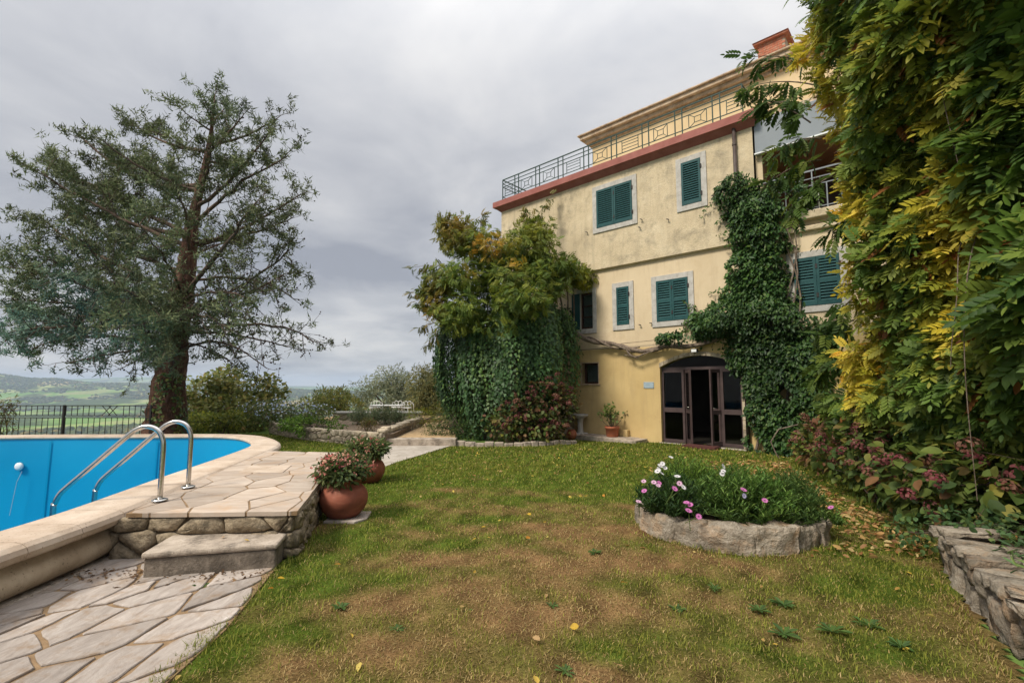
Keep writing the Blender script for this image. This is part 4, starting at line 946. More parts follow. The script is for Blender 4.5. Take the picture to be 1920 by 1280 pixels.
hydrangea('hydrangea bush with big yellowing leaves beside the low grey stone wall', (4.75, 5.0, 0), [(4.65, 4.7, .62, .55, .55, .45), (4.75, 5.4, .66, .55, .5, .52), (5.0, 4.3, .55, .5, .5, .45), (4.6, 5.1, .35, .5, .5, .3), (4.9, 3.7, .75, .4, .5, .5)], 1150, 22, .145, HP, [.36, .26, .22, .11, .05], 71, .10)
hydrangea('hydrangea bush covered with dusky red heads in the middle of the right border', (5.0, 6.6, 0), [(4.95, 6.3, .55, .5, .5, .48), (5.05, 7.0, .6, .5, .5, .5), (5.15, 6.6, .85, .45, .5, .42), (4.85, 5.9, .4, .4, .4, .32)], 1100, 30, .13, HP, [.36, .22, .24, .10, .08], 72, .10)
hydrangea('hydrangea bush with reddish leaves at the far end of the right border', (5.5, 8.3, 0), [(5.35, 7.8, .5, .5, .5, .42), (5.6, 8.5, .5, .5, .6, .45), (5.95, 9.2, .42, .5, .5, .4), (5.75, 8.4, .8, .4, .5, .35)], 900, 26, .13, [(.06, .09, .02), (.12, .06, .03), (.10, .12, .02), (.16, .07, .035)], [.35, .25, .25, .15], 73, .10)

# ------------------------------------------------------------------ creeper column on the front of the house
def hblob(x, z, rx, rz, y=-.12, ry=.33): p = hw(x, y, z); return (p[0], p[1], p[2], rx*.86+.0, rx*.86, rz)
def creeper():
    # sampled in house coordinates so that the growth hugs the wall
    S = [(2.18, 6.25, .48, .55), (3.12, 5.85, .55, .48), (2.6, 5.6, .62, .6), (2.65, 5.0, .62, .6), (2.55, 4.4, .66, .6), (2.5, 3.8, .75, .6), (2.3, 3.3, 1.05, .5), (1.55, 3.0, .6, .3), (2.85, 2.9, .85, .6), (2.8, 2.3, .72, .7),
         (2.95, 1.6, .82, .8), (2.95, .8, .82, .75), (2.9, .25, .8, .4), (.55, 2.80, .6, .17), (3.4, 2.2, .5, .6), (3.5, 1.1, .55, .8), (1.2, 3.25, .35, .22), (2.05, 2.25, .36, .45)]
    S = np.array(S); n = 30000; w = S[:, 2]*S[:, 3]; k = rng.choice(len(S), n, p=w/w.sum()); a = rng.uniform(0, 6.283, n); r = np.sqrt(rng.random(n))*(1+.12*np.sin(a*5+k)+.08*np.sin(a*11+2*k))
    x = S[k, 0]+np.cos(a)*r*S[k, 2]; z = S[k, 1]+np.sin(a)*r*S[k, 3]
    dep = .50*np.sqrt(np.clip(1-r*r, 0, 1))*np.minimum(1, S[k, 2]/.6)
    p2 = np.stack([x, z], 1); dep = dep*(1+.35*pn(p2, 3.6, 81, 2))+.05; lay = rng.random(n)**1.8*.25
    y = -np.maximum(dep-lay, .02)-np.where(z > 5.02, .1, 0)
    keep = (z > .03) & ~((x < 2.12) & (z < 1.8)) & ~((x < 1.75) & (z < 2.4)) & (pn(p2, 6, 82, 2) > -.95+rng.normal(0, .2, n)) & (rng.random(n) < .95)
    x, y, z = x[keep], y[keep], z[keep]; n = len(x); hmn = np.array(hm)
    P = np.stack([x, y, z], 1)@hmn[:3, :3].T+hmn[:3, 3]; out = hmn[:3, :3]@np.array((0, -1, 0))
    D = out*.45+np.array((0, 0, -.65))+rng.normal(0, .5, (n, 3)); H = out*.8+np.array((0, 0, .6))+rng.normal(0, .4, (n, 3))
    C = shade(n, [(.022, .058, .014), (.036, .08, .018), (.055, .11, .022), (.015, .04, .012), (.08, .12, .025)], [.3, .28, .2, .15, .07])*(1+.35*pn(P, 2.2, 83, 2)[:, None])
    root = empty('creeper_column', hw(2.9, -.2, 0), 0, 'dark green creeper climbing the front wall right of the arched door', 'vine'); b = np.array(root.location)
    parts = [bake(T_OV, P-b, D, H, rng.uniform(.055, .14, n), C)]
    RP = []; s = MB()
    for q in range(70):         # stray runners around the edge
        j = rng.integers(len(S)); a0 = rng.uniform(0, 6.283); x0, z0 = S[j, 0]+math.cos(a0)*S[j, 2]*.95, S[j, 1]+math.sin(a0)*S[j, 3]*.95; l = rng.uniform(.15, .55); a1 = a0+rng.normal(0, .5)
        if z0 < .2 or (x0 < 2.2 and z0 < 2.45): continue
        pts = []
        for t in np.linspace(0, 1, 6):
            x1, z1 = x0+math.cos(a1)*l*t, z0+math.sin(a1)*l*t-.1*t*t; y1 = -.05-(.1 if z1 > 5 else 0)-.10*(1-t)
            if x1 < 2.15 and z1 < 2.4: break
            pts.append(hw(x1, y1, z1)-b); RP += [hw(x1, y1-.02, z1)+rng.normal(0, .03, 3) for _ in range(3)]
        if len(pts) > 1: s.tube(pts, .005, 4, False)
    RP = np.array(RP); parts.append(bake(T_OV, RP-b, out*.3+np.array((0, 0, -.4))+rng.normal(0, .6, RP.shape), out+rng.normal(0, .4, RP.shape), rng.uniform(.05, .11, len(RP)), shade(len(RP), [(.05, .095, .02), (.08, .13, .03), (.03, .065, .016)])))
    leaves('foliage', parts, M['leaf_gloss'], root)
    for q in range(9):
        xs_ = 2.35+q*.13; pts = [hw(xs_+.15*math.sin(zz*1.7+q)-.03*zz*(q % 3-1), -.10-.03*(q % 2)-(.1 if zz > 5 else 0), zz)-b for zz in np.linspace(0, 5.6, 12)]; s.tube(pts, list(np.linspace(.035, .012, 12)), 6, False)
    s.tube([hw(3.4, -.5, .75)-b, hw(3.0, -.72, .62)-b, hw(2.85, -.78, .35)-b, hw(2.95, -.8, .1)-b, hw(3.0, -.75, 0)-b], .014, 6, False)
    s.build('stem', M['vinebark'], root, smooth=True)
creeper()

# ------------------------------------------------------------------ ivy covered porch, wisteria on its top
porch = empty('stone_porch', HO, HR, 'stone porch block by the house wall buried under ivy', 'porch')
PX0, PX1, PY0, PH = -5.7, -2.78, -2.55, 3.25
MB().box(PX0+.06, PX1-.06, PY0+.06, -.02, -.02, PH).build('core', M['earthmortar'], porch)
def h2(x, y): p = hw(x, y, 0); return (p[0]-0, p[1])
_n0 = len(porch.children)
for k, q in enumerate(cells([(0, 0), (2.5, 0), (2.5, PH), (0, PH)], .20, 1.4, 0, .4, 91)):
    q = inset(q, .008)
    if len(q) > 2 and abs(area(q)) > .002 and np.mean([p[0] for p in q]) > 1.2:
        rubble_piece('stone', q, (PX1-.06, PY0, 0), (0, 1, 0), (0, 0, 1), (1, 0, 0), .04, .04, M['rubble_lt'], porch, 9000+k)
def ivy_mound():
    # rounded outline of the block, right to left, in house coordinates
    per = [(-2.72, -.62), (-2.68, -1.1), (-2.65, -1.7), (-2.68, -2.2), (-2.85, -2.55), (-3.3, -2.75), (-4.0, -2.8), (-4.8, -2.8), (-5.4, -2.75), (-5.85, -2.5), (-6.0, -2.0), (-6.0, -1.2)]
    per = np.array(per); seg = np.concatenate([[0], np.cumsum(np.linalg.norm(np.diff(per, axis=0), axis=1))]); Lp = seg[-1]
    cen = np.array((-4.3, -1.2))
    P = []; D = []; H = []; C = []; S = []
    hmn = np.array(hm)
    for k in range(430):
        s0 = rng.uniform(0, Lp); p = np.array((np.interp(s0, seg, per[:, 0]), np.interp(s0, seg, per[:, 1]))); o_ = p-cen; o_ /= np.linalg.norm(o_)
        fr = s0/Lp
        ztop = 3.55+.35*math.sin(fr*9)+rng.normal(0, .15); zb = max(0.03, rng.choice([.05, .05, .5, 1.0, 1.6, 1.9])+rng.normal(0, .2)+1.5*max(0, .28-fr)/.28+(.5 if .3 < fr < .45 else 0)+2.2*max(0, fr-.72))
        tint = shade(1, [(.032, .075, .024), (.046, .098, .028), (.024, .055, .02), (.09, .15, .034)], [.34, .3, .18, .18])[0]
        d0 = rng.uniform(-.12, .12); n = int((ztop-zb)/.05)
        for z in np.linspace(ztop, zb, max(n, 3)):
            bul = .58*math.sin(math.pi*min(1, max(0, (z-.1)/4.4)))-.16+d0+.1*math.sin(fr*40)
            q = p+o_*(bul+rng.normal(0, .05)); tan = np.array((-o_[1], o_[0]))*rng.normal(0, .06)
            P.append((q[0]+tan[0], q[1]+tan[1], z+rng.normal(0, .02))); pale_patch = 1+.5*max(0, math.sin(fr*7+1)*math.exp(-((z-1.6)/.7)**2))  # naturally lighter green patches in the leaf colour, about halfway up
            side = rng.normal(0, .55); D.append((o_[0]*.35-o_[1]*side, o_[1]*.35+o_[0]*side, -.9)); H.append((o_[0], o_[1], .45)); C.append(tint*pale_patch*rng.uniform(.65, 1.45)); S.append(rng.uniform(.065, .115))
    # the top is covered too
    for k in range(2600):
        q = np.array((rng.uniform(-5.8, -2.7), rng.uniform(-2.7, -.1))); P.append((q[0], q[1], PH+.25+rng.random()*.5)); D.append(rng.normal(0, 1, 3)); H.append((0, 0, 1)); C.append(np.array((.03, .07, .025))*rng.uniform(.6, 1.4)); S.append(rng.uniform(.07, .12))
    P, D, H, C, S = [np.array(q) for q in (P, D, H, C, S)]
    D = D+rng.normal(0, .22, D.shape); H = H+rng.normal(0, .25, H.shape); Rm = hmn[:3, :3]
    root = empty('ivy_mound', hw(-4.3, -2.5, 0), 0, 'dark ivy hanging like a curtain over the porch left of the facade', 'ivy'); b = np.array(root.location)
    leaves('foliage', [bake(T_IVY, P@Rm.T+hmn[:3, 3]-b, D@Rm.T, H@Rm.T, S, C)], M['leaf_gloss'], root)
ivy_mound()
def wisteria_left():
    bl = [pblob(*q) for q in ((865, 448, 13.7, .75, .55), (845, 425, 13.9, .5, .35), (930, 470, 13.3, .9, .65), (990, 462, 13.7, .85, .6), (1005, 432, 14.1, .55, .42), (1055, 510, 14.0, .75, .36), (1092, 522, 14.2, .42, .24), (880, 520, 13.1, .9, .55),
                                  (960, 525, 13.0, 1.0, .55), (820, 530, 13.6, .55, .45), (805, 565, 13.6, .4, .32), (840, 585, 13.2, .6, .35), (1020, 500, 13.6, .75, .45), (910, 575, 12.7, .9, .45), (975, 565, 12.5, .85, .4), (865, 600, 13.0, .6, .4), (935, 610, 12.3, .6, .25), (1030, 540, 13.3, .5, .3))]
    P, Nn, k = blobs_pts(bl, 9000, .6, .12, 2.6, 101); n = len(P)
    root = empty('wisteria_vine', hw(-3.0, -.3, 0), 0, 'wisteria with yellow and orange leaves and twisted stems on top of the ivy', 'vine'); b = np.array(root.location)
    D = Nn*.5+rng.normal(0, .8, (n, 3))+np.array((0, 0, -.25)); H = Nn*.6+np.array((0, -.3, .7))+rng.normal(0, .45, (n, 3))
    C = shade(n, [(.07, .11, .018), (.105, .15, .022), (.17, .19, .026), (.042, .075, .016)], [.32, .3, .24, .14])
    def tintc(P_, C_, c, rad, col, amt):
        t_ = np.clip(np.exp(-np.sum((P_-c)**2, 1)/rad**2)*amt-.3*rng.random(len(P_)), 0, 1)[:, None]; return C_*(1-t_)+np.array(col)*t_
    for px, py, d, rad, col, amt in ((850, 425, 13.4, .7, (.22, .13, .02), 1.), (895, 470, 12.6, .32, (.52, .24, .02), 1.5), (925, 455, 12.7, .32, (.48, .27, .02), 1.4), (890, 500, 12.4, .26, (.52, .24, .02), 1.4), (970, 485, 12.4, .3, (.48, .26, .02), 1.3), (965, 460, 12.6, .3, (.40, .33, .03), 1.2), (820, 540, 13.2, .5, (.24, .15, .02), .9), (1000, 440, 13.5, .7, (.22, .21, .02), .9), (1095, 535, 13.9, .45, (.34, .33, .03), 1.3), (1060, 545, 13.6, .4, (.27, .28, .03), 1.), (810, 580, 13.2, .4, (.28, .14, .02), .9), (930, 530, 12.3, .35, (.22, .24, .03), 1.)):
        C = tintc(P, C, at(px, py, d), rad, col, amt)
    parts = [bake(T_WIS_FAR, P-b, D, H, rng.uniform(.13, .24, n), C)]
    sb = MB(); sh = []
    for (x0, y0, d0), (x1, y1, d1) in (((850, 500, 13.4), (765, 503, 13.5)), ((840, 540, 13.3), (768, 548, 13.4)), ((840, 570, 13.3), (775, 565, 13.4)), ((850, 600, 13.2), (785, 615, 13.3)), ((870, 430, 13.7), (828, 408, 13.8)), ((990, 420, 14), (985, 395, 14.1)), ((1000, 420, 14.2), (1032, 372, 14.6)), ((1060, 500, 14.2), (1112, 505, 14.3)), ((900, 430, 13.6), (905, 400, 13.7)), ((830, 610, 13.2), (800, 650, 13.2))):
        a, c = at(x0, y0, d0), at(x1, y1, d1); m2 = (a+c)/2+np.array((0, 0, .12)); f = lambda t: (1-t)**2*a+2*t*(1-t)*m2+t*t*c
        sb.tube([f(t)-b for t in np.linspace(0, 1, 7)], list(np.linspace(.012, .004, 7)), 4, False)
        for t in np.linspace(.1, 1, 11):
            for e_ in range(2): sh.append((f(t)+rng.normal(0, .04, 3), c-a))
    SP = np.array([q[0] for q in sh]); SD = nrm(np.array([q[1] for q in sh]))*.6+rng.normal(0, .6, (len(sh), 3))+np.array((0, 0, -.3))
    parts.append(bake(T_WIS_FAR, SP-b, SD, np.array((0, -.3, 1.))+rng.normal(0, .3, (len(sh), 3)), rng.uniform(.16, .26, len(sh)), shade(len(sh), [(.05, .07, .014), (.10, .09, .02), (.16, .12, .02)], [.5, .3, .2])))
    leaves('foliage', parts, M['leaf'], root)
    # stems: old trunks rising by the wall, one running along the facade above the door
    main = [(-3.75, -.75, 4.5), (-3.35, -.6, 4.15), (-3.0, -.48, 3.65), (-2.72, -.38, 3.28), (-2.4, -.30, 3.05), (-2.0, -.25, 2.90), (-1.5, -.2, 2.76), (-1.0, -.17, 2.62), (-.5, -.17, 2.54), (0, -.16, 2.53), (.5, -.16, 2.56), (1.0, -.17, 2.60), (1.7, -.2, 2.75), (2.3, -.2, 3.1)]
    def stem(name, pts, r0, r1, tw=0, ph=0, parent=root):
        P_ = [Vector(p) for p in pts]; fine = []
        for i in range(len(P_)-1):
            p0, p1, p2, p3 = P_[max(i-1, 0)], P_[i], P_[i+1], P_[min(i+2, len(P_)-1)]
            for q in range(5):
                tt = q/5; fine.append(.5*((2*p1)+(p2-p0)*tt+(2*p0-5*p1+4*p2-p3)*tt*tt+(-p0+3*p1-3*p2+p3)*tt**3))
        fine.append(P_[-1]); L_ = len(fine); rr = [(r0+(r1-r0)*i/L_)*(1+.14*math.sin(i*1.3+ph)) for i in range(L_)]
        fine = [p+Vector((0, tw*math.cos(i*.42+ph), tw*math.sin(i*.42+ph))) for i, p in enumerate(fine)]
        s_ = MB().tube([hw(*p)-b for p in fine], rr, 8); return s_.build(name, M['vinebark'], parent, smooth=True)
    stem('main_stem', main, .065, .05, .04, 0); stem('main_stem', main[1:], .06, .04, .05, 3.1); stem('main_stem', main[2:9], .035, .02, .07, 1.5)
    for k, pts in enumerate(([(-3.3, -.6, 2.3), (-3.22, -.55, 3.0), (-3.3, -.5, 3.6), (-3.2, -.45, 4.2), (-3.3, -.4, 4.9)], [(-3.0, -.4, 2.6), (-2.98, -.35, 3.2), (-2.85, -.3, 3.9), (-2.9, -.25, 4.6)], [(-3.5, -.7, 3.0), (-3.25, -.6, 3.3), (-2.95, -.5, 3.55), (-2.85, -.42, 3.35), (-2.6, -.35, 3.15)], [(-2.72, -.25, 3.0), (-2.68, -.2, 3.6), (-2.72, -.18, 4.5)], [(-3.6, -.7, 3.9), (-3.2, -.5, 3.75), (-2.95, -.4, 3.5), (-2.7, -.35, 3.1), (-2.75, -.3, 2.85)], [(-3.1, -.5, 4.6), (-3.0, -.4, 4.0), (-3.1, -.35, 3.5), (-2.8, -.3, 2.9)])):
        stem('stem', pts, .035, .022, .03, k)
    stem('stem', [(-.9, -.2, 2.58), (-.75, -.24, 2.42), (-.55, -.26, 2.34), (-.3, -.24, 2.40), (-.05, -.2, 2.5)], .028, .02, .02, 2); stem('stem', [(-.95, -.2, 2.4), (-.7, -.24, 2.36), (-.5, -.25, 2.3)], .016, .008, .01, 1)
    stem('stem', [(-2.6, -.12, 2.62), (-1.6, -.1, 2.63), (-.9, -.1, 2.62)], .012, .008, .01, 1); stem('stem', [(-1.1, -.1, 2.75), (-.2, -.1, 2.78), (.1, -.1, 2.8)], .008, .006, 0, 1)
    sb.build('shoots', M['vinebark'], root)
wisteria_left()
# ------------------------------------------------------------------ the old cypress by the pool
M['limb'] = surf('limb_bark', [(.3, (.05, .035, .028)), (.52, (.12, .08, .06)), (.72, (.20, .14, .11))], 7, 8, .7, .95, .6, 30, .03)
def cypress():
    base = np.array((-9.35, 13.2, 0.)); g = np.random.default_rng(202)
    root = empty('cypress_tree', base, 0, 'tall old conifer with reddish trunk and thin blue green crown behind the pool', 'tree')
    TR = [(310, 812), (312, 780), (318, 730), (325, 680), (332, 620), (345, 540), (352, 480), (358, 430), (368, 380), (382, 320), (396, 250), (403, 190)]
    TRr = [.54, .44, .37, .34, .30, .25, .21, .16, .12, .08, .05, .02]
    tp = [at(x, y, 13.2) for x, y in TR]; tp[0][2] = -.1; tz = np.array([p[2] for p in tp])
    def on_trunk(z): return np.array([np.interp(z, tz, [p[i] for p in tp]) for i in range(3)])
    n = 22; V = []; F = []; zz = np.concatenate([np.linspace(-.1, 6, 60), np.linspace(6.2, 9.8, 14)])
    for i, z in enumerate(zz):
        c = on_trunk(z); r = np.interp(z, tz, TRr)
        for k in range(n):
            a = 6.2832*k/n+z*.12; q = r*(1+.10*math.sin(a*5+z*.7)+.06*math.sin(a*9-z*1.1)+.05*g.normal())*(1+.35*max(0, .5-z)*abs(math.sin(a*2.5)))
            V.append((c[0]+q*math.cos(a)-base[0], c[1]+q*math.sin(a)-base[1], z))
    for i in range(len(zz)-1):
        for k in range(n): F.append((i*n+k, i*n+(k+1) % n, (i+1)*n+(k+1) % n, (i+1)*n+k))
    MB().add(V, F).build('trunk', M['bark'], root, smooth=True)
    # limbs: where each ends, how far it comes forward or back, how leafy it is, how it bends
    E = [(15, 560, 0, 1, .1), (5, 500, 1.2, 1, .1), (12, 625, -1, .8, -.3), (85, 415, .5, 1, .2), (80, 325, -.5, 1, .3), (150, 255, .6, 1, .35), (195, 265, -1, 1, .3), (255, 235, 1, 1, .3), (340, 205, -.6, 1, .3), (405, 172, 0, 1, .1), (425, 200, .8, 1, .2),
         (455, 218, -.5, 1, .2), (520, 222, .5, .9, .3), (528, 300, -1, .8, .25), (563, 365, .3, .9, .35), (545, 410, 1.5, .6, .2), (540, 470, -1, .45, .1), (550, 560, .5, .25, -.5), (586, 640, .2, .25, -.7), (560, 655, 1.5, .2, -.7), (500, 690, -.5, .2, -.8), (440, 685, .8, .25, -.7), (60, 655, 1, .6, -.4), (130, 680, -1.2, .6, -.5), (230, 690, .6, .4, -.6),
         (120, 520, -2.5, 1, 0), (170, 470, -3, 1, .1), (230, 540, -3.2, 1, -.1), (200, 600, -2.6, .9, -.3), (130, 380, 2, 1, .2), (220, 350, 2.4, 1, .3), (290, 300, 2.2, 1, .3), (440, 300, 2, .9, .3), (480, 380, -2.2, .6, .2), (460, 450, 2.4, .4, 0), (470, 560, -2, .3, -.4), (420, 620, -2.4, .5, -.5), (300, 600, -2.8, .9, -.3), (260, 420, -2.5, 1, .1), (330, 350, -2, 1, .2), (400, 260, -1.5, 1, .2), (70, 470, -1.5, 1, .1), (40, 590, 1.8, .9, -.2), (110, 600, -.5, 1, -.2), (250, 640, -1.8, .8, -.5), (500, 620, 2, .2, -.6), (520, 520, -1.5, .25, -.3), (100, 310, 1, .9, .3), (380, 190, -.4, 1, .1), (500, 255, -1.2, .9, .25), (310, 660, -2.2, .8, -.5)]
    limb = MB(); twig = MB(); tufts = []; cones = []
    def grow(a, b, sag, r0, leafy, level):
        L_ = np.linalg.norm(b-a)
        if level == 0: ctrl = a*.45+b*.55+np.array((0, 0, -sag*.28*L_))+g.normal(0, .10*L_, 3)*np.array((1, 1, .5))
        else: ctrl = (a+b)/2+g.normal(0, .10*L_, 3)
        f = lambda t: (1-t)**2*a+2*t*(1-t)*ctrl+t*t*b
        ns = 12 if level == 0 else (5 if level == 1 else 3); pts = [f(t) for t in np.linspace(0, 1, ns)]
        if level < 2: pts = [p+(g.normal(0, .03*L_/ns*2, 3) if 0 < i < ns-1 else 0) for i, p in enumerate(pts)]
        (limb if level == 0 else twig).tube([p-base for p in pts], list(np.linspace(r0, r0*.28, ns)), 7 if level == 0 else (4 if level == 1 else 3), False)
        tan = nrm(b-a)
        if level == 0:
            for t in np.arange(.16, 1.0, .20/max(L_, 1)):
                p = f(t); d = tan*.55+g.normal(0, .62, 3)+np.array((0, 0, .22 if sag > 0 else -.20)); d = nrm(d); l = (.45+.75*g.random())*(1.2-.5*t)*min(1.2, L_/3.2)
                grow(p, p+d*l, 0, .013, leafy*(.45+.75*t), 1)
            grow(b, b+tan*.4, 0, .012, leafy, 1)
        elif level == 1:
            for t in np.arange(.2, 1.01, .15/max(L_, .3)):
                p = f(t); d = nrm(tan*.5+g.normal(0, .7, 3)+np.array((0, 0, .12*leafy-.28*(leafy < .4)))); grow(p, p+d*(.14+.28*g.random()), 0, .0065, leafy, 2)
        else:
            for t in (.45, .75, 1.):
                if g.random() < leafy*.74: tufts.append(f(t)+g.normal(0, .03, 3))
                elif g.random() < .30: cones.append(f(t))
            if g.random() < .22: cones.append(f(.7))
    for x, y, dy, leafy, sag in E:
        b = at(x, y, 13.2+dy); h = math.hypot(b[0]-base[0], dy)
        zs = np.clip(b[2]-.50*h*(1 if y < 480 else .35)+(.0 if y < 560 else .9), 1.9, 9.2); a = on_trunk(zs)
        grow(a, b, sag, np.clip(.022+.0105*h, .02, .065)*(1.15 if y < 420 else .85), leafy, 0)
    limb.build('limbs', M['limb'], root, smooth=True); twig.build('twigs', M['twig'], root)
    T = np.array(tufts); nt_ = len(T); per = 15
    P = np.repeat(T, per, 0)+g.normal(0, .055, (nt_*per, 3)); D = g.normal(size=(nt_*per, 3))+np.array((0, 0, .35)); H = g.normal(size=(nt_*per, 3))
    low = sst(-T[:, 2], -5.2, -3.2)*sst(-T[:, 0], 8.5, 10.5)*sst(-T[:, 1], -13.6, -12); low = np.clip(low+.25*pn(T, 1.2, 210, 2), 0, 1)[:, None]
    c = np.array((.125, .145, .066))*(1-low)+np.array((.14, .215, .165))*low; c = c*(1+.35*pn(T, 2.2, 211, 2)[:, None])*g.uniform(.6, 1.35, (nt_, 1))
    b2 = at(118, 468, 12.6); rd = np.exp(-np.sum((T-b2)**2, 1)/.12)[:, None]; c = c*(1-rd)+np.array((.22, .085, .03))*rd
    tq = (np.array([(0, .11, 0), (0, -.11, 0), (1, 0, .0)]), np.array([(0, 1, 2)]))
    leaves('crown', [bake(tq, P-base, D, H, g.uniform(.09, .19, len(P)), np.repeat(c, per, 0), .15)], M['needle'], root)
    K = np.array(cones); oc = np.array([(1, 0, 0), (-1, 0, 0), (0, 1, 0), (0, -1, 0), (0, 0, 1), (0, 0, -1)])*.024; of = np.array([(0, 2, 4), (2, 1, 4), (1, 3, 4), (3, 0, 4), (2, 0, 5), (1, 2, 5), (3, 1, 5), (0, 3, 5)])
    s = g.uniform(.7, 1.5, (len(K), 1, 1)); V = (K-base)[:, None]+oc[None]*s
    o = obj('cones', mesh_np('cones', V.reshape(-1, 3), (of[None]+(np.arange(len(K))*6)[:, None, None]).reshape(-1, 3), np.tile(np.array((.055, .035, .025)), (len(K)*6, 1))), M['needle'], root); o['kind'] = 'stuff'
    # ivy creeping up the foot of the trunk
    n = 900; z = g.random(n)**1.5*1.9; an = g.uniform(-2.6, .5, n); r = np.interp(z, tz, TRr)*1.1+.02
    keep = pn(np.stack([an*1.2, z], 1), 3, 212, 2) > -.1; z, an, r = z[keep], an[keep], r[keep]; c0 = np.array([on_trunk(q) for q in z])
    P = c0+np.stack([np.cos(an)*r, np.sin(an)*r, 0*z], 1); out = np.stack([np.cos(an), np.sin(an), .3+0*z], 1)
    leaves('trunk_ivy', [bake(T_IVY, P-base, g.normal(0, .5, P.shape)+np.array((0, 0, -.6)), out, g.uniform(.06, .11, len(P)), shade(len(P), [(.03, .065, .02), (.06, .10, .025), (.12, .12, .03)]))], M['leaf_gloss'], root)
    print('cypress tufts', nt_, 'cones', len(K))
cypress()

# ------------------------------------------------------------------ iron fence
fen = empty('iron_fence', (-12, 12.75, 0), label='dark wrought iron fence with star ornament behind the pool', cat='fence')
fx0, fx1, fy, sl_ = -16.5, -9.55, 12.75, .0
def fb(name, x0, z0, x1, z1, w, y=0.): return MB().bar((x0+12, y, z0), (x1+12, y, z1), w).build(name, M['iron_dark'], fen)
for z, w in ((1.01, .022), (.745, .016), (.69, .016), (.12, .018)): fb('rail', fx0, z, fx1, z, w)
px_ = [-16.4, -14.25, -12.06, -9.72]
for x in px_: fb('post', x, -.05, x, 1.03, .045)
stars = [(-11.0, -10.66), (-13.75, -13.35)]
x = fx0
while x < fx1:
    if min(abs(x-p) for p in px_) > .05:
        fb('bar', x, .12, x, .69, .012)
        if not any(a-.09 < x < b_+.09 for a, b_ in stars): fb('bar', x, .745, x, 1.0, .012)
    x += .155
for a, b_ in stars:
    m_ = (a+b_)/2; o = MB()
    for q0, q1 in ((a-.03, m_+.03), (m_-.03, b_+.03)):
        o.bar((q0+12, 0, .75), (q1+12, 0, 1.0), .014).bar((q0+12, 0, 1.0), (q1+12, 0, .75), .014)
    o.build('star_ornament', M['iron_dark'], fen)

# ------------------------------------------------------------------ planting behind the pool and the terrace
bush('sapling', 'slender young leafy tree at the far left beyond the pool', 'sapling', (-12.5, 11.6, 0), [pblob(*q) for q in ((8, 770, 11.6, .22, .22), (22, 755, 11.6, .16, .24), (12, 800, 11.6, .25, .16), (-5, 755, 11.6, .2, .3))], 420, .09, [(.06, .085, .02), (.09, .11, .03), (.14, .10, .03)], None, T_NAR, holes=.3, seed=301, stems=5, stem_r=.012)
bush('fig_tree', 'spreading yellowish fig tree right of the conifer trunk', 'tree', (-9.4, 17.2, -.05), [pblob(*q) for q in ((385, 735, 17.2, .9, .55), (420, 715, 17.4, .8, .5), (470, 725, 17.2, .8, .45), (510, 735, 17.5, .6, .4), (365, 770, 16.8, .9, .5), (420, 765, 16.6, 1, .5), (480, 765, 16.8, .9, .5), (430, 700, 17.8, .4, .3), (505, 715, 17.8, .3, .3), (380, 795, 16.4, .9, .4), (450, 795, 16.4, 1, .4), (400, 790, 17.4, 1, .5))], 6200, .15, [(.12, .14, .035), (.18, .18, .05), (.085, .11, .03), (.26, .22, .06), (.2, .13, .04)], [.33, .25, .22, .14, .06], T_BIG, holes=.15, hf=2.2, seed=302, stems=9, stem_r=.05)
bush('laurel_bush', 'low green and yellow bushes at the foot of the conifer', 'bush', (-8.9, 14.8, 0), [pblob(*q) for q in ((370, 788, 14.8, .7, .28), (410, 790, 14.8, .6, .26), (440, 785, 14.9, .5, .3))], 1500, .10, [(.09, .12, .02), (.16, .17, .025), (.05, .08, .02), (.22, .22, .03)], None, holes=.2, seed=303, stems=5)
pl, P, Nn = bush('plumbago_bush', 'dark rounded bush with pale blue flowers behind the planter', 'bush', (-7.6, 15.9, 0), [pblob(*q) for q in ((480, 775, 15.9, .8, .45), (520, 770, 15.9, .8, .45), (565, 772, 15.9, .7, .4), (600, 775, 15.9, .5, .35), (540, 785, 15.6, .9, .35))], 3000, .085, [(.055, .085, .03), (.08, .115, .035), (.10, .07, .04), (.14, .16, .045)], [.4, .3, .15, .15], holes=.15, seed=304, stems=7)
k = rng.choice(np.where(Nn[:, 2] > .1)[0], 260); T_PET = (np.array([(0, 0, 0), (.5, .5, .1), (1, 0, 0), (.5, -.5, .1)]), np.array([(0, 1, 2, 3)]))
leaves('flowers', [bake(T_PET, P[k]+Nn[k]*.05, rng.normal(size=(260, 3)), Nn[k]+rng.normal(0, .3, (260, 3)), rng.uniform(.05, .10, 260), shade(260, [(.45, .52, .68), (.6, .63, .72), (.38, .45, .62)]))], M['petal'], pl)['kind'] = 'stuff'
bush('photinia_bush', 'loose shrub with upright tips in front of the far hills', 'bush', (-7.4, 20.5, -.3), [pblob(*q) for q in ((590, 765, 20.5, .9, .5), (625, 752, 20.5, .7, .6), (655, 762, 20.5, .7, .45), (605, 748, 20.6, .4, .5), (640, 745, 20.6, .35, .5))], 4200, .16, [(.10, .13, .035), (.15, .165, .045), (.22, .19, .055), (.07, .09, .03)], None, T_NAR, holes=.12, hf=2.5, up=.2, droop=-.5, seed=305, stems=7)
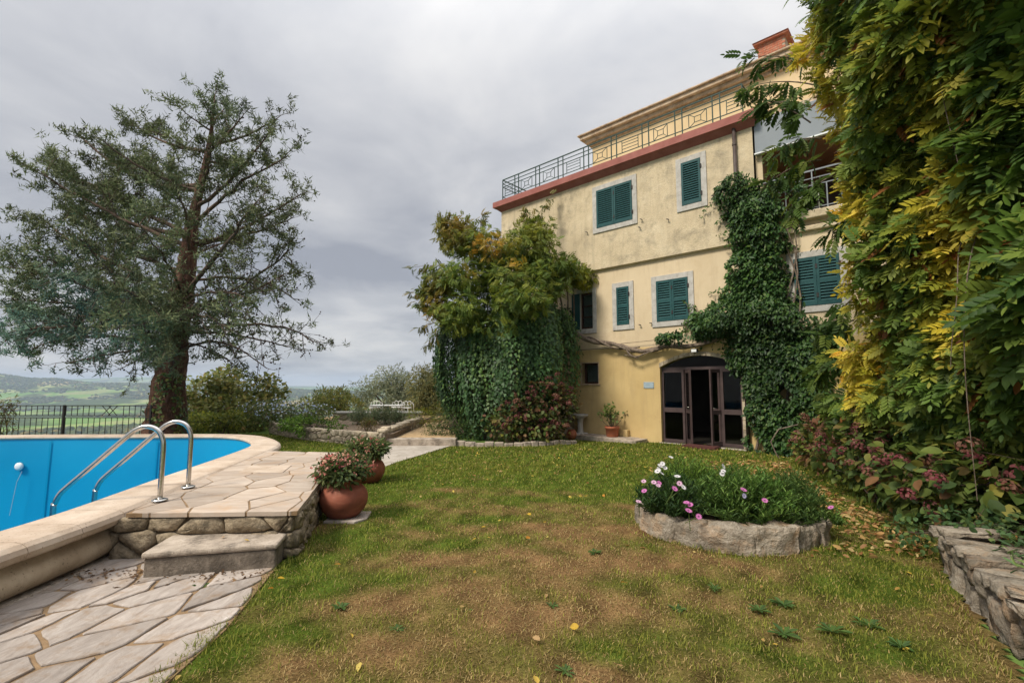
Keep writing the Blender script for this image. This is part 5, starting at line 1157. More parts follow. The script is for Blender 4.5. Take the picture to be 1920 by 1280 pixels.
for nm, lab, base, bl, sd in (('olive_tree', 'grey green olive tree behind the white garden furniture', (-5.0, 22, -.3), ((700, 735, 22, 1.0, .7), (735, 715, 22, 1.0, .75), (760, 730, 21.8, 1.0, .8), (720, 755, 21.6, 1.2, .6), (770, 760, 21.5, .9, .6)), 306),
                              ('olive_tree', 'paler olive tree partly hidden by the ivy covered porch', (-3.6, 20.5, -.2), ((800, 715, 20.5, .8, .8), (825, 725, 20.3, .7, .9), (795, 750, 20.2, .8, .6), (835, 760, 20, .7, .6)), 307)):
    bush(nm, lab, 'tree', base, [pblob(*q) for q in bl], 9000, .16, [(.15, .18, .11), (.2, .22, .14), (.11, .135, .08), (.26, .26, .16)] if sd == 306 else [(.13, .14, .06), (.19, .18, .07), (.09, .11, .045), (.25, .22, .08)], None, T_NAR, holes=.16, hf=2.4, shell=.8, seed=sd, stems=8, stem_r=.05, group='olive trees beyond the terrace')
bush('hedge_shrub', 'bright yellow green shrub beside the gravel path', 'bush', (-2.6, 15.6, 0), [pblob(*q) for q in ((800, 785, 15.6, .5, .4), (830, 785, 15.2, .5, .45), (785, 778, 16.4, .5, .25), (850, 775, 14.9, .4, .5))], 1900, .075, [(.17, .19, .02), (.24, .23, .03), (.10, .14, .02)], None, T_NAR, holes=.15, seed=308, stems=6)
bush('dark_shrub', 'rounded dark green shrub at the foot of the ivy', 'bush', (-1.7, 13.5, 0), [pblob(*q) for q in ((828, 800, 13.4, .42, .42), (850, 790, 13.2, .4, .5), (812, 812, 13.4, .3, .25), (870, 810, 12.9, .4, .35))], 2200, .07, [(.03, .06, .02), (.05, .085, .02), (.09, .13, .025)], [.45, .35, .2], T_NAR, holes=.12, seed=309, stems=6)
# raised bed: rubble walls, soil, plants
M['bed_soil'] = surf('dry_bed_soil', [(.3, (.12, .085, .055)), (.7, (.26, .19, .13))], 14, 7, .7, .95, 1, 40, .03)
rb_ = empty('raised_bed', (-5, 14, 0), label='curved rubble stone raised bed beyond the deck', cat='planter')
PW = [(-8.0, 15.7), (-6.9, 14.45), (-5.7, 13.5), (-4.5, 12.72), (-3.3, 12.15)]; off = np.array((5, -14))
MB().prism([tuple(np.array(p)+off+np.array((.02, .06))) for p in PW]+[tuple(np.array(p)+off) for p in ((-3.1, 12.4), (-3.15, 16.4), (-7.6, 17.0))], -.02, .30).build('soil', M['bed_soil'], rb_)
for k in range(4):
    a = np.array(PW[k])+off; c = np.array(PW[k+1])+off; rubble_wall(rb_, a, c, -.02, .36, .155, M['rubble_lt'], .12, .04, 1.35, .008, 31+k)
    d = (c-a)/np.linalg.norm(c-a); nn = np.array((-d[1], d[0])); MB().add([(a[0], a[1], -.02), (c[0], c[1], -.02), (c[0]+nn[0]*.25, c[1]+nn[1]*.25, -.02), (a[0]+nn[0]*.25, a[1]+nn[1]*.25, -.02), (a[0], a[1], .33), (c[0], c[1], .33), (c[0]+nn[0]*.25, c[1]+nn[1]*.25, .33), (a[0]+nn[0]*.25, a[1]+nn[1]*.25, .33)], [(4, 5, 6, 7), (0, 1, 5, 4), (2, 3, 7, 6), (1, 2, 6, 5), (3, 0, 4, 7)]).build('mortar_core', M['mortar'], rb_)
rubble_wall(rb_, (-3.3+5, 12.15-14), (-3.1+5, 16.3-14), .0, .42, .17, M['rubble_lt'], .12, .05, 1.4, .008, 41)
MB().prism([(1.62, -1.83), (1.70, -1.83), (1.88, 2.3), (1.62, 2.3)], -.02, .36).build('mortar_core', M['mortar'], rb_)
for k in range(15):     # uneven capping stones along the path side
    y = -1.8+k*.275; a = 1.58+.012*k; q = [(a-.06, y), (a+.20+rng.uniform(-.03, .03), y+rng.uniform(-.02, .02)), (a+.20+rng.uniform(-.03, .03), y+.26), (a-.06, y+.26)]
    slab_piece('capping_stone', chaikin(q, .2), .34, .42+rng.uniform(0, .05), M['rubble_lt'], rb_, .02, k)
bush('planter_shrub', 'bright green leafy shrub spilling over the raised bed', 'bush', (-6.1, 13.9, .3), [pblob(*q) for q in ((585, 797, 13.6, .62, .28), (560, 793, 14, .4, .22), (615, 800, 13.3, .45, .26), (540, 795, 14.3, .3, .18), (590, 812, 13.25, .4, .16))], 2600, .085, [(.10, .18, .02), (.15, .24, .03), (.06, .12, .02)], None, holes=.12, seed=311, stems=6)
for x, y, lab, s, pal in ((672, 790, 'spiky rosemary clump at the left of the raised bed', .32, 0), (700, 788, 'spiky rosemary clump left of the middle of the raised bed', .3, 0), (722, 786, 'spiky rosemary clump below the white furniture', .34, 0), (745, 788, 'spiky rosemary clump near the path side of the bed', .28, 0), (690, 803, 'dry reddish shrub at the front of the raised bed', .24, 1)):
    p = at(x, y, 15.2 if pal == 0 else 13.0); p[2] = .30
    bush('rosemary' if pal == 0 else 'dry_shrub', lab, 'plant', tuple(p), [(p[0], p[1], .30+s*.7, s, s, s*.85)], 520, .12 if pal == 0 else .07, [(.10, .14, .07), (.14, .175, .09), (.2, .2, .11)] if pal == 0 else [(.10, .12, .03), (.20, .11, .05), (.14, .14, .04)], None, T_NAR, holes=0, up=0, droop=-1.0, shell=.9, seed=320+int(x), stems=5, stem_r=.01, group='plants in the raised bed')
# back wall of the terrace and garden furniture
tw_ = empty('terrace_wall', (-5, 17.6, 0), label='low plastered wall with stone capping behind the raised bed', cat='wall')
MB().box(-1.6, 1.62, -.14, .14, -.05, .50).build('core', M['rubble_lt'], tw_)
for k in range(6): MB().box(-1.65+k*.55, -1.105+k*.55, -.19, .19, .502, .57).build('capping_stone', M['surround'], tw_, bevel=.012)
rubble_wall(tw_, (-1.6, -.14), (1.62, -.14), .0, .49, .2, M['rubble_lt'], .04, .03, 1.5, .01, 51)
MB().box(-2.3, 2.3, .2, 5.2, -.04, .28).build('terrace', M['gravel'], tw_)
def scroll(b, cx, cz, s, y):
    for sg in (-1, 1):
        b.tube([(cx+sg*s*(.5-.5*math.cos(a)*(1-.09*a)) if True else 0, y, cz+s*.55*math.sin(a)*(1-.09*a)+.0) for a in np.linspace(-1.2, 4.6, 20)], .014, 6)
def chair(name, lab, x, y, rz):
    r = empty(name, (x, y, .24), rz, lab, 'chair', 'white wrought iron garden seats')
    b = MB(); scroll(b, 0, .58, .17, .22); b.tube([(-.25, .22, 0), (-.25, .22, .5), (-.2, .22, .62)], .013, 6).tube([(.25, .22, 0), (.25, .22, .5), (.2, .22, .62)], .013, 6).build('backrest', M['white_iron'], r, smooth=True)
    MB().lathe([(0, .0), (.24, .0), (.25, .012), (.24, .024), (0, .026)], 18, (0, 0, .40)).build('seat', M['white_iron'], r)
    for sx, sy in ((-1, -1), (1, -1), (-1, 1), (1, 1)): MB().tube([(sx*.18, sy*.18, .40), (sx*.2, sy*.2, .2), (sx*.23, sy*.23, 0)], .012, 6).build('leg', M['white_iron'], r, smooth=True)
p = at(703, 770, 18.8); chair('garden_chair', 'white wrought iron chair with heart scroll at the left end of the table', p[0], 18.8, 0)
p = at(744, 770, 19.0); chair('garden_chair', 'white wrought iron chair between the table and the rightmost chair', p[0], 19.1, .1)
p = at(760, 770, 18.7); chair('garden_chair', 'white wrought iron chair rightmost of the garden seats', p[0], 18.7, -.2)
p = at(727, 770, 18.6); tb = empty('garden_table', (p[0], 18.5, .24), 0, 'white wrought iron table among the garden chairs', 'table')
MB().box(-.62, .62, -.3, .3, .50, .53).build('table_top', M['white_iron'], tb, bevel=.008)
for sx in (-1, 1):
    b = MB(); b.tube([(sx*.5, -.2, 0), (sx*.42, -.2, .15), (sx*.52, -.2, .35), (sx*.45, -.2, .5)], .014, 6).tube([(sx*.5, .2, 0), (sx*.42, .2, .15), (sx*.52, .2, .35), (sx*.45, .2, .5)], .014, 6); scroll(b, sx*.3, .28, .12, -.2); b.build('leg', M['white_iron'], tb, smooth=True)
# path, step and gravel walk
o = MB().prism([(-2.97, 8.3), (-2.50, 8.9), (-2.37, 9.67), (-1.58, 12.28), (-3.2, 12.28), (-3.05, 10.6), (-2.75, 9.4)], -.03, .012).build('garden_path', M['concrete']); tag(o, kind='structure')
wst = empty('path_step', (-2.4, 12.35, 0), label='long low concrete step at the end of the path', cat='step'); MB().box(-.88, .95, -.08, .26, -.03, .185).build('block', M['stepstone'], wst, bevel=.012)
o = MB().prism([(-3.1, 12.6), (-1.5, 12.6), (-1.9, 16), (-2.4, 20), (-3.4, 20), (-3.05, 16.2)], -.03, .17).build('gravel_walk', M['gravel']); tag(o, kind='structure')

# ------------------------------------------------------------------ hydrangea bed and pots by the porch
hydrangea('hydrangea bush with faded red heads in front of the ivy porch', (.55, 12.75, 0), [(.25, 12.7, .75, .6, .5, .65), (.75, 12.8, 1.25, .68, .5, .66), (1.2, 13.0, .95, .58, .5, .66), (-.25, 12.6, .5, .5, .45, .45), (.7, 12.6, .4, .8, .4, .35), (1.45, 13.2, 1.15, .4, .35, .35)], 2300, 46, .12, [(.05, .08, .02), (.085, .11, .025), (.14, .065, .035), (.16, .16, .03)], [.38, .28, .22, .12], 74, .105, face=(.05, -1))
kb = empty('bed_kerb', (.5, 12.25, 0), label='low stone kerb in front of the left hydrangea', cat='kerb')
KP = [(-1.75, 12.45), (-.7, 12.12), (.3, 12.15), (1.1, 12.4), (1.75, 12.75)]
for k in range(4):
    a = np.array(KP[k]); c = np.array(KP[k+1]); n_ = 4
    for q in range(n_):
        p0 = a+(c-a)*(q+.03)/n_; p1 = a+(c-a)*(q+.97)/n_; d = (c-a)/np.linalg.norm(c-a); nn = np.array((-d[1], d[0]))*.14
        slab_piece('kerb_stone', chaikin([tuple(p-np.array((.5, 12.25))) for p in (p0, p1, p1+nn, p0+nn)], .12), -.03, .10+rng.uniform(-.02, .03), M['stepstone'], kb, .015, k*9+q)
def potplant(name, lab, base, prof, mat, plant, nseg=28, grp=None):
    r = empty(name, base, 0, lab, 'pot', grp); MB().lathe(prof, nseg, wob=.006).build('pot_body', mat, r, smooth=True)
    rim = prof[-1]; zt = max(p[1] for p in prof)-.04; rr = min(p[0] for p in prof[len(prof)//2:])*.97
    MB().lathe([(rr, zt), (0, zt+.015)], 20).build('soil', M['soil'], r); return r
BIGP = [(.0, .0), (.165, .0), (.185, .015), (.235, .07), (.272, .14), (.283, .20), (.275, .26), (.245, .315), (.205, .352), (.185, .375), (.188, .395), (.212, .415), (.218, .435), (.205, .446), (.185, .44), (.17, .41)]
pr = (-2.02, 5.78, .03); potplant('garden_pot', 'large round brown terracotta pot nearest on the lawn beside the deck', pr, BIGP, M['terracotta'], None, 36, 'pots beside the deck')
o = empty('pot_slab', (-2.0, 5.78, 0), 0, 'pale stone slab under the nearest terracotta pot', 'slab'); slab_piece('stone', [(-.16, -.24), (.2, -.26), (.3, -.12), (.26, .2), (-.2, .2)], -.02, .03, M['flag'], o, .006, 3)
pr2 = (-2.37, 7.85, .0); potplant('garden_pot', 'second brown terracotta pot farther along the deck', pr2, BIGP, M['terracotta'], None, 36, 'pots beside the deck')
SED = [(.07, .10, .03), (.045, .075, .022), (.10, .12, .035)]
for base, lab, nf, sd in ((pr, 'dense green plant with pink flower clusters in the nearest pot', 150, 401), (pr2, 'dark green plant with few pink flowers in the farther pot', 60, 402)):
    x, y, z = base; bl = [(x, y, z+.56, .30, .30, .17), (x-.12, y-.06, z+.54, .22, .22, .16), (x+.12, y+.02, z+.55, .2, .22, .15), (x-.02, y-.14, z+.52, .24, .2, .14)]
    if sd == 402: bl = [(x+.02, y, z+.56, .30, .30, .15), (x+.14, y-.1, z+.52, .2, .2, .12), (x-.14, y-.05, z+.55, .22, .22, .15)]
    root, P, Nn = bush('potted_plant', lab, 'plant', (x, y, z+.40), bl, 1900, .062, SED, None, T_OV, holes=.05, shell=.6, up=.4, seed=sd, stems=8, stem_r=.007)
    k = rng.choice(np.where((Nn[:, 2] > .05) | (Nn[:, 0] < -.3))[0], nf); nn = Nn[k]
    Q = np.repeat(P[k]+nn*.03, 7, 0)+rng.normal(0, .013, (nf*7, 3)); pal = [(.50, .17, .15), (.55, .27, .22), (.36, .08, .09), (.50, .33, .22), (.28, .10, .08)]
    o = leaves('flower_clusters', [bake(T_PET, Q, rng.normal(size=Q.shape), np.repeat(nn, 7, 0)+rng.normal(0, .5, Q.shape), rng.uniform(.018, .032, len(Q)), np.repeat(shade(nf, pal), 7, 0))], M['petal'], root); o['kind'] = 'stuff'
pb = hw(-1.30, -.36, .11); SM = [(0, 0), (.15, 0), (.165, .02), (.185, .22), (.205, .225), (.21, .29), (.195, .295), (.18, .27)]
potplant('flower_pot', 'orange terracotta flower pot on the ledge against the ochre wall', tuple(pb), SM, M['terracotta_lt'], None)
geo = empty('geranium', tuple(pb+np.array((0, 0, .25))), 0, 'leggy geranium with few leaves in the orange pot', 'plant'); s = MB(); GP = []
for k in range(15):
    a = rng.uniform(0, 6.28); sp = rng.uniform(.05, .30) if k > 1 else .46; h = rng.uniform(.25, .58) if k > 1 else .40; e_ = np.array((math.cos(a)*sp, math.sin(a)*sp, h)) if k > 1 else np.array(((-.42, -.12, .40), (.40, .1, .42))[k])
    s.tube([(e_[0]*.12, e_[1]*.12, 0), (e_[0]*.55, e_[1]*.55, h*.35), tuple(e_)], [.009, .008, .005], 5, False)
    for q in range(9): GP.append(e_+rng.normal(0, .055, 3))
    for q in range(3): GP.append(e_*rng.uniform(.4, .9)+rng.normal(0, .03, 3))
GP = np.array(GP); s.build('stem', M['vinebark'], geo); leaves('foliage', [bake(T_IVY, GP, rng.normal(size=GP.shape), np.array((0, 0, 1.))+rng.normal(0, .5, GP.shape), rng.uniform(.07, .11, len(GP)), shade(len(GP), [(.10, .15, .035), (.15, .19, .05), (.07, .11, .03)]))], M['leaf'], geo)
pb = hw(-2.42, -.55, .0); potplant('flower_pot', 'small round terracotta pot beside the left hydrangea', tuple(pb+np.array((-.15, -.25, .0))), [(0, 0), (.09, 0), (.14, .08), (.155, .15), (.13, .22), (.10, .25), (.12, .27), (.105, .26)], M['terracotta_lt'], None)
pd = empty('stone_pedestal', tuple(hw(-2.45, -.25, 0)), HR, 'weathered white stone pedestal against the corner of the ochre wall', 'pedestal')
MB().box(-.17, .17, -.15, .15, -.02, .14).build('plinth', M['surround'], pd, bevel=.02); MB().lathe([(.10, .14), (.085, .25), (.08, .45), (.10, .56)], 14).build('shaft', M['surround'], pd, smooth=True); MB().lathe([(.10, .56), (.22, .62), (.25, .68), (.22, .69), (.12, .64), (0, .63)], 18).build('bowl', M['surround'], pd, smooth=True)

# ------------------------------------------------------------------ round flower bed on the lawn
def rough(me, cuts, amp, freq, seed):
    import bmesh
    bm = bmesh.new(); bm.from_mesh(me); bmesh.ops.subdivide_edges(bm, edges=bm.edges[:], cuts=cuts, use_grid_fill=True); bmesh.ops.triangulate(bm, faces=[f for f in bm.faces if len(f.verts) > 4])
    bm.normal_update(); C_ = np.array([v.co[:] for v in bm.verts]); d = amp*(pn(C_, freq, seed, 3)+.45*pn(C_, freq*4, seed+1, 2))
    for v, q in zip(bm.verts, d): v.co = v.co+v.normal*q
    bm.to_mesh(me); bm.free(); me.polygons.foreach_set('use_smooth', [True]*len(me.polygons)); return me
bed = empty('flower_bed', (BED[0], BED[1], 0), 0, 'round flower bed edged with big rough stone blocks on the lawn', 'planter')
angs = [172, 214, 232, 262, 288, 312, 334, 368, 398, 430, 470, 505, 532]
for k in range(len(angs)-1):
    a0, a1 = R(angs[k]-.3), R(angs[k+1]+.3); n_ = 4; pts = []
    r1 = 1+rng.uniform(-.03, .04)
    for t in np.linspace(a0, a1, n_): pts.append((BED[2]*r1*math.cos(t), BED[3]*r1*math.sin(t)))
    for t in np.linspace(a1, a0, n_): pts.append((BED[2]*.76*math.cos(t), BED[3]*.76*math.sin(t)))
    h = .21+rng.uniform(-.02, .04); V = [(x*1.03, y*1.03, -.04) for x, y in pts]+[(x, y, h+rng.uniform(-.015, .015)) for x, y in pts]; m_ = len(pts)
    F = [(i, (i+1) % m_, m_+(i+1) % m_, m_+i) for i in range(m_)]+[(m_+i, m_+i+1, 2*m_-2-i, 2*m_-1-i) for i in range(n_-1)]
    obj('stone_block', rough(MB().add(V, F).mesh('stone_block'), 5, .04, 7, 500+k), M['grey_rock'], bed)
MB().lathe([(.0, .20), (.72, .17), (.78, .1)], 24).build('soil', M['soil'], bed)
bed.children[-1].scale = (1.0, .9, 1)
def spray(label, name, base, tips, n, size, pal, seed, tmpl=T_NAR):
    """many-stemmed herb: leafy shoots from the base to each tip"""
    g = np.random.default_rng(seed); root = empty(name, base, 0, label, 'plant', 'plants in the round flower bed'); b = np.array(base); P = []; D = []; s = MB()
    for t in tips:
        t = np.array(t); o_ = b+np.array((t[0]-b[0], t[1]-b[1], 0))*.45; o_[2] = .18
        s.tube([o_-b, (o_+t)/2-b+np.array((0, 0, .03)), t-b], [.005, .004, .003], 4, False)
        for q in range(n):
            f = q/n; P.append(o_+(t-o_)*(f**.8)+g.normal(0, .010, 3)); a = q*2.4+g.normal(0, .4); D.append((math.cos(a), math.sin(a), .35+.9*f))
    P = np.array(P); D = np.array(D)+g.normal(0, .2, (len(P), 3)); C = shade(len(P), pal)*(1+.25*pn(P, 4, seed, 2)[:, None])
    leaves('foliage', [bake(tmpl, P-b, D, np.array((0, 0, 1.))+g.normal(0, .3, P.shape), size*g.uniform(.7, 1.25, len(P)), C)], M['leaf'], root); s.build('stem', M['grass_stem'], root); return root
M['grass_stem'] = surf('green_stem', [(.3, (.05, .09, .02)), (.7, (.09, .13, .03))], 9, 3, .5, .8, 0)
def dome(cx, cy, rx, ry, z0, z1, n, seed):
    g = np.random.default_rng(seed); out = []
    for k in range(n):
        a = g.uniform(0, 6.283); r = math.sqrt(g.random()); out.append((cx+rx*r*math.cos(a), cy+ry*r*math.sin(a), z0+(z1-z0)*math.sqrt(max(0, 1-r*r*.95))*g.uniform(.75, 1.08)))
    return out
def daisy_mesh(name, cp, cc):
    n = 12; V = [(0, 0, .004)]; F = []; C = []
    P = np.zeros((n, 3)); a = np.arange(n)*6.2832/n; D = np.stack([np.cos(a), np.sin(a), .15+0*a], 1); tq = (np.array([(.15, 0, 0), (.6, .2, .02), (1, .0, .0), (.6, -.2, .02)]), np.array([(0, 1, 2, 3)]))
    v, f, c = bake(tq, P, D, np.tile((0, 0, 1.), (n, 1)), np.full(n, 1.), np.tile(np.array(cp), (n, 1)), .08)
    k = 6; cv = np.array([(0, 0, .08)]+[(.22*math.cos(q), .22*math.sin(q), .03) for q in np.arange(k)*6.2832/k]); cf = np.array([(0, 1+i, 1+(i+1) % k) for i in range(k)])
    V, Fs, C = join([(v, f, c), (cv, cf, np.tile(np.array(cc), (k+1, 1)))]); me = mesh_np(name, V, Fs, C); me.materials.append(M['petal']); return me
DW = daisy_mesh('flower', (.78, .76, .78), (.25, .2, .3)); DPk = daisy_mesh('flower', (.62, .20, .48), (.12, .05, .12)); DPl = daisy_mesh('flower', (.72, .45, .62), (.2, .1, .15)); DV = daisy_mesh('flower', (.55, .5, .75), (.2, .2, .3))
def flowers(root, lst, me_s):
    b = np.array(root.location)
    for (px, py, d), me in zip(lst, me_s):
        p = at(px, py, d-.28); o = obj('flower', me, None, root, p-b, (R(35)+rng.normal(0, .3), rng.normal(0, .3), rng.uniform(-.6, .6))); s = rng.uniform(.028, .038); o.scale = (s, s, s)
        MB().tube([(0, 0, 0), (rng.normal(0, 1), rng.normal(0, 1), -5)], .10, 4, False).build('flower_stem', M['grass_stem'], o)
GB = [(.07, .14, .028), (.10, .185, .035), (.045, .095, .02), (.14, .22, .045)]
r1 = spray('dark leafed daisy bush with white and pink flowers at the left of the bed', 'daisy_bush', (1.72, 5.25, .18), dome(1.72, 5.22, .42, .38, .20, .62, 190, 601), 24, .065, [(.03, .065, .018), (.05, .10, .022), (.02, .045, .014)], 611)
flowers(r1, [(1258, 857, 5.5), (1242, 869, 5.4), (1238, 873, 5.4), (1247, 877, 5.4), (1235, 879, 5.35), (1240, 887, 5.3), (1233, 883, 5.3), (1207, 902, 5.1), (1208, 920, 5.0), (1226, 904, 5.1), (1236, 905, 5.1), (1234, 910, 5.0), (1265, 916, 5.0), (1281, 913, 5.0), (1274, 906, 5.1), (1287, 942, 4.85), (1294, 946, 4.85), (1291, 957, 4.8), (1310, 968, 4.75), (1197, 940, 5.0), (1270, 893, 5.2)], [DW, DW, DW, DW, DW, DW, DW, DPl, DPk, DPl, DPk, DPl, DPk, DW, DPl, DPk, DPk, DPk, DPk, DPl, DW])
spray('fresh light green bush at the back of the bed', 'daisy_bush', (2.15, 5.95, .18), dome(2.12, 5.85, .42, .34, .24, .74, 170, 602), 22, .055, [(.10, .18, .025), (.15, .23, .03), (.07, .13, .02)], 612)
r2 = spray('broad daisy bush with narrow green leaves in the middle of the bed', 'daisy_bush', (2.45, 5.1, .18), dome(2.45, 5.10, .60, .50, .22, .70, 360, 603), 24, .07, GB, 613)
flowers(r2, [(1356, 883, 5.3), (1356, 874, 5.35), (1414, 891, 5.3), (1394, 918, 5.0), (1395, 929, 4.95), (1434, 938, 4.9), (1354, 888, 5.3)], [DW, DW, DW, DPk, DV, DPk, DW])
spray('fine leaved upright bush at the right of the bed', 'daisy_bush', (3.0, 5.2, .18), dome(2.98, 5.15, .34, .42, .20, .66, 200, 604), 24, .055, [(.045, .09, .025), (.07, .12, .03), (.10, .15, .035)], 614)
r3 = spray('pink daisy growing outside the right edge of the bed', 'daisy_bush', (3.3, 4.95, .0), dome(3.24, 4.92, .14, .14, .05, .36, 30, 605), 14, .05, GB, 615); flowers(r3, [(1558, 951, 4.9)], [DPk])
spray('leafy rosettes overhanging the front stones of the bed', 'daisy_bush', (2.55, 4.8, .2), [(1.95+.16*k+rng.normal(0, .03), 4.78+rng.normal(0, .05), .30+rng.normal(0, .03)) for k in range(8) for q in range(3)], 16, .075, [(.05, .10, .02), (.08, .14, .03), (.035, .07, .018)], 616)

# ------------------------------------------------------------------ low stone wall, bottom right
lw = empty('low_stone_wall', (3.2, 3.2, 0), 0, 'low dry wall of grey slabby stones at the bottom right', 'wall')
LA, LB = np.array((2.30, 1.75)), np.array((3.74, 4.30)); d = (LB-LA)/np.linalg.norm(LB-LA); nn = np.array((d[1], -d[0])); Ll = np.linalg.norm(LB-LA); lo = np.array((3.2, 3.2))
k = 0; s = 0.
while s < Ll-.1:
    l = rng.uniform(.22, .40); e_ = min(s+l, Ll); w = .36+rng.uniform(-.05, .06)
    for z0, z1, o0, o1 in ((-.05, .19, .015, .2), (.185, .315, .0, w*.9)):
        sh_ = rng.uniform(-.03, .03); q = [LA+d*(s+.006)+nn*(o0+rng.uniform(-.01, .025)), LA+d*(e_-.006)+nn*(o0+rng.uniform(-.01, .025)), LA+d*(e_-.006)+nn*o1, LA+d*(s+.006)+nn*o1]
        V = [tuple(p-lo)+(z0,) for p in q]+[tuple(p-lo)+(z1+rng.uniform(-.03, .015),) for p in q]; F = [(3, 2, 1, 0), (4, 5, 6, 7), (0, 1, 5, 4), (1, 2, 6, 5), (2, 3, 7, 6), (3, 0, 4, 7)]
        obj('stone', rough(MB().add(V, F).mesh('stone'), 4, .04, 9, 700+k), M['grey_rock'], lw); k += 1
    s = e_
s = 0.
while s < Ll-.05:      # uneven slabs laid across the top
    l = rng.uniform(.10, .21); e_ = s+l; w = rng.uniform(.26, .46); o0 = rng.uniform(-.06, .035); sk = rng.uniform(-.06, .06)
    q = [LA+d*(s+.006)+nn*o0, LA+d*(e_-.006)+nn*(o0+rng.uniform(-.03, .03)), LA+d*(e_-.008+sk)+nn*w, LA+d*(s+.008+sk)+nn*w]; zt = .345+rng.uniform(-.025, .035); ti = rng.uniform(-.03, .03); hh = rng.uniform(.035, .065)
    V = [tuple(p-lo)+(zt-hh+(ti if i > 1 else 0),) for i, p in enumerate(q)]+[tuple(p-lo)+(zt+(ti if i > 1 else 0)+rng.uniform(-.012, .012),) for i, p in enumerate(q)]
    obj('capping_stone', rough(MB().add(V, F).mesh('capping_stone'), 4, .014, 14, 800+k), M['grey_rock'], lw); s = e_; k += 1
o = MB().prism([tuple(LA+nn*.25-d*.6), tuple(LA+nn*3-d*.6), (6.2, 4.2), (5.4, 5.0), tuple(LB+nn*.6+d*.25), tuple(LB+nn*.25)], -.03, .27).build('border_soil', M['soil']); tag(o, kind='structure')
gc = [(.05, .10, .035), (.075, .13, .045), (.035, .07, .025), (.11, .15, .04)]
bush('ground_cover', 'low bluish green ground cover behind the grey stone wall', 'plant', (4.3, 4.25, .27), [(4.15, 4.35, .34, .35, .3, .10), (4.5, 4.1, .38, .4, .3, .14), (4.0, 3.7, .34, .3, .3, .09), (3.75, 4.6, .2, .3, .22, .12)], 1000, .055, gc, None, T_BIG, holes=.2, seed=331, stems=6, stem_r=.005)
bush('strap_leaved_plant', 'dark green leafy plant at the lower right edge on the wall top', 'plant', (3.6, 3.0, .27), [(3.55, 3.05, .36, .28, .3, .12), (3.85, 3.4, .36, .3, .3, .13), (3.3, 2.6, .36, .25, .25, .1)], 620, .085, gc, None, T_NAR, holes=.2, seed=332, stems=6, stem_r=.005)

# ------------------------------------------------------------------ fallen leaves, litter, weeds
def litter(name, label, n, samp, pal, s0, s1, z=.012):
    P = samp(n); m_ = len(P); D = rng.normal(size=(m_, 3))*np.array((1, 1, .25)); H = np.array((0, 0, 1.))+rng.normal(0, .45, (m_, 3))
    o = leaves(name, [bake(T_OV, P, D, H, rng.uniform(s0, s1, m_), shade(m_, pal), .1)], M['leaf']); return tag(o, label, 'leaves', kind='stuff')
def s_lawn(n):
    y = rng.uniform(2.2, 12, n)**1.0; x = rng.uniform(-2.5, 6.5, n); k = inpoly(x, y, LAWN) & ~inbed(x, y, 1.1) & (rng.random(n) < .06+.55*sst(y, 7.5, 9.5)*(x > -1.5)+.5*sst(x-.0*y, 2.2, 4.2)); x, y = x[k], y[k]
    return np.stack([x, y, lawn_h(x, y)+rng.uniform(.015, .035, len(x))], 1)
litter('leaf_litter', 'small yellow and tan fallen leaves scattered on the lawn', 2600, s_lawn, [(.46, .32, .05), (.30, .17, .06), (.45, .36, .10), (.24, .11, .04), (.36, .25, .12)], .03, .07)
def s_bord(n):
    t = rng.random(n); y = 4.4+5.4*t; x = wx(y)-.55-rng.random(n)**1.4*1.5; k = inpoly(x, y, LAWN) & ~inbed(x, y, 1.1); x, y = x[k], y[k]
    return np.stack([x, y, lawn_h(x, y)+rng.uniform(.01, .035, len(x))], 1)
litter('leaf_litter', 'brown and orange leaf litter under the right hydrangeas', 1700, s_bord, [(.34, .19, .07), (.26, .12, .045), (.42, .27, .10), (.17, .085, .04), (.45, .34, .16)], .035, .085)
def s_low(n):
    a = rng.random(n)*1.15-.1; w = rng.random(n)*1.6+.2; x = LA[0]+d0[0]*a*Ll+n0[0]*w; y = LA[1]+d0[1]*a*Ll+n0[1]*w; k = (y > 1.5) & (y < 4.9); return np.stack([x, y, .285+rng.uniform(0, .03, n)], 1)[k]
d0 = (LB-LA)/Ll; n0 = np.array((d0[1], -d0[0]))
litter('leaf_litter', 'orange brown fallen leaves on the soil behind the grey stone wall', 620, s_low, [(.40, .20, .06), (.30, .13, .05), (.48, .30, .12), (.2, .09, .04)], .04, .10)
def s_deck(n):
    x = rng.uniform(-3.7, -2.1, n); y = 4.25-np.abs(rng.normal(0, .14, n))-.16*(x < -3.05)+.12*(x < -3.1)
    return np.stack([x, y-.05, np.full(n, .03)], 1)
litter('needle_litter', 'dry brown needles and bits of leaf at the foot of the step', 260, s_deck, [(.12, .07, .04), (.22, .13, .06), (.08, .05, .03)], .015, .045)
LFM = []
for c in ((.52, .33, .03), (.50, .22, .03), (.46, .30, .14)):
    v, f, cc_ = bake(T_BIG, np.zeros((1, 3)), np.array([(1., 0, .1)]), np.array([(0, .2, 1.)]), np.array([1.]), np.array([c])); me = mesh_np('fallen_leaf', v-np.array((.5, 0, 0)), f, cc_); me.materials.append(M['leaf']); LFM.append(me)
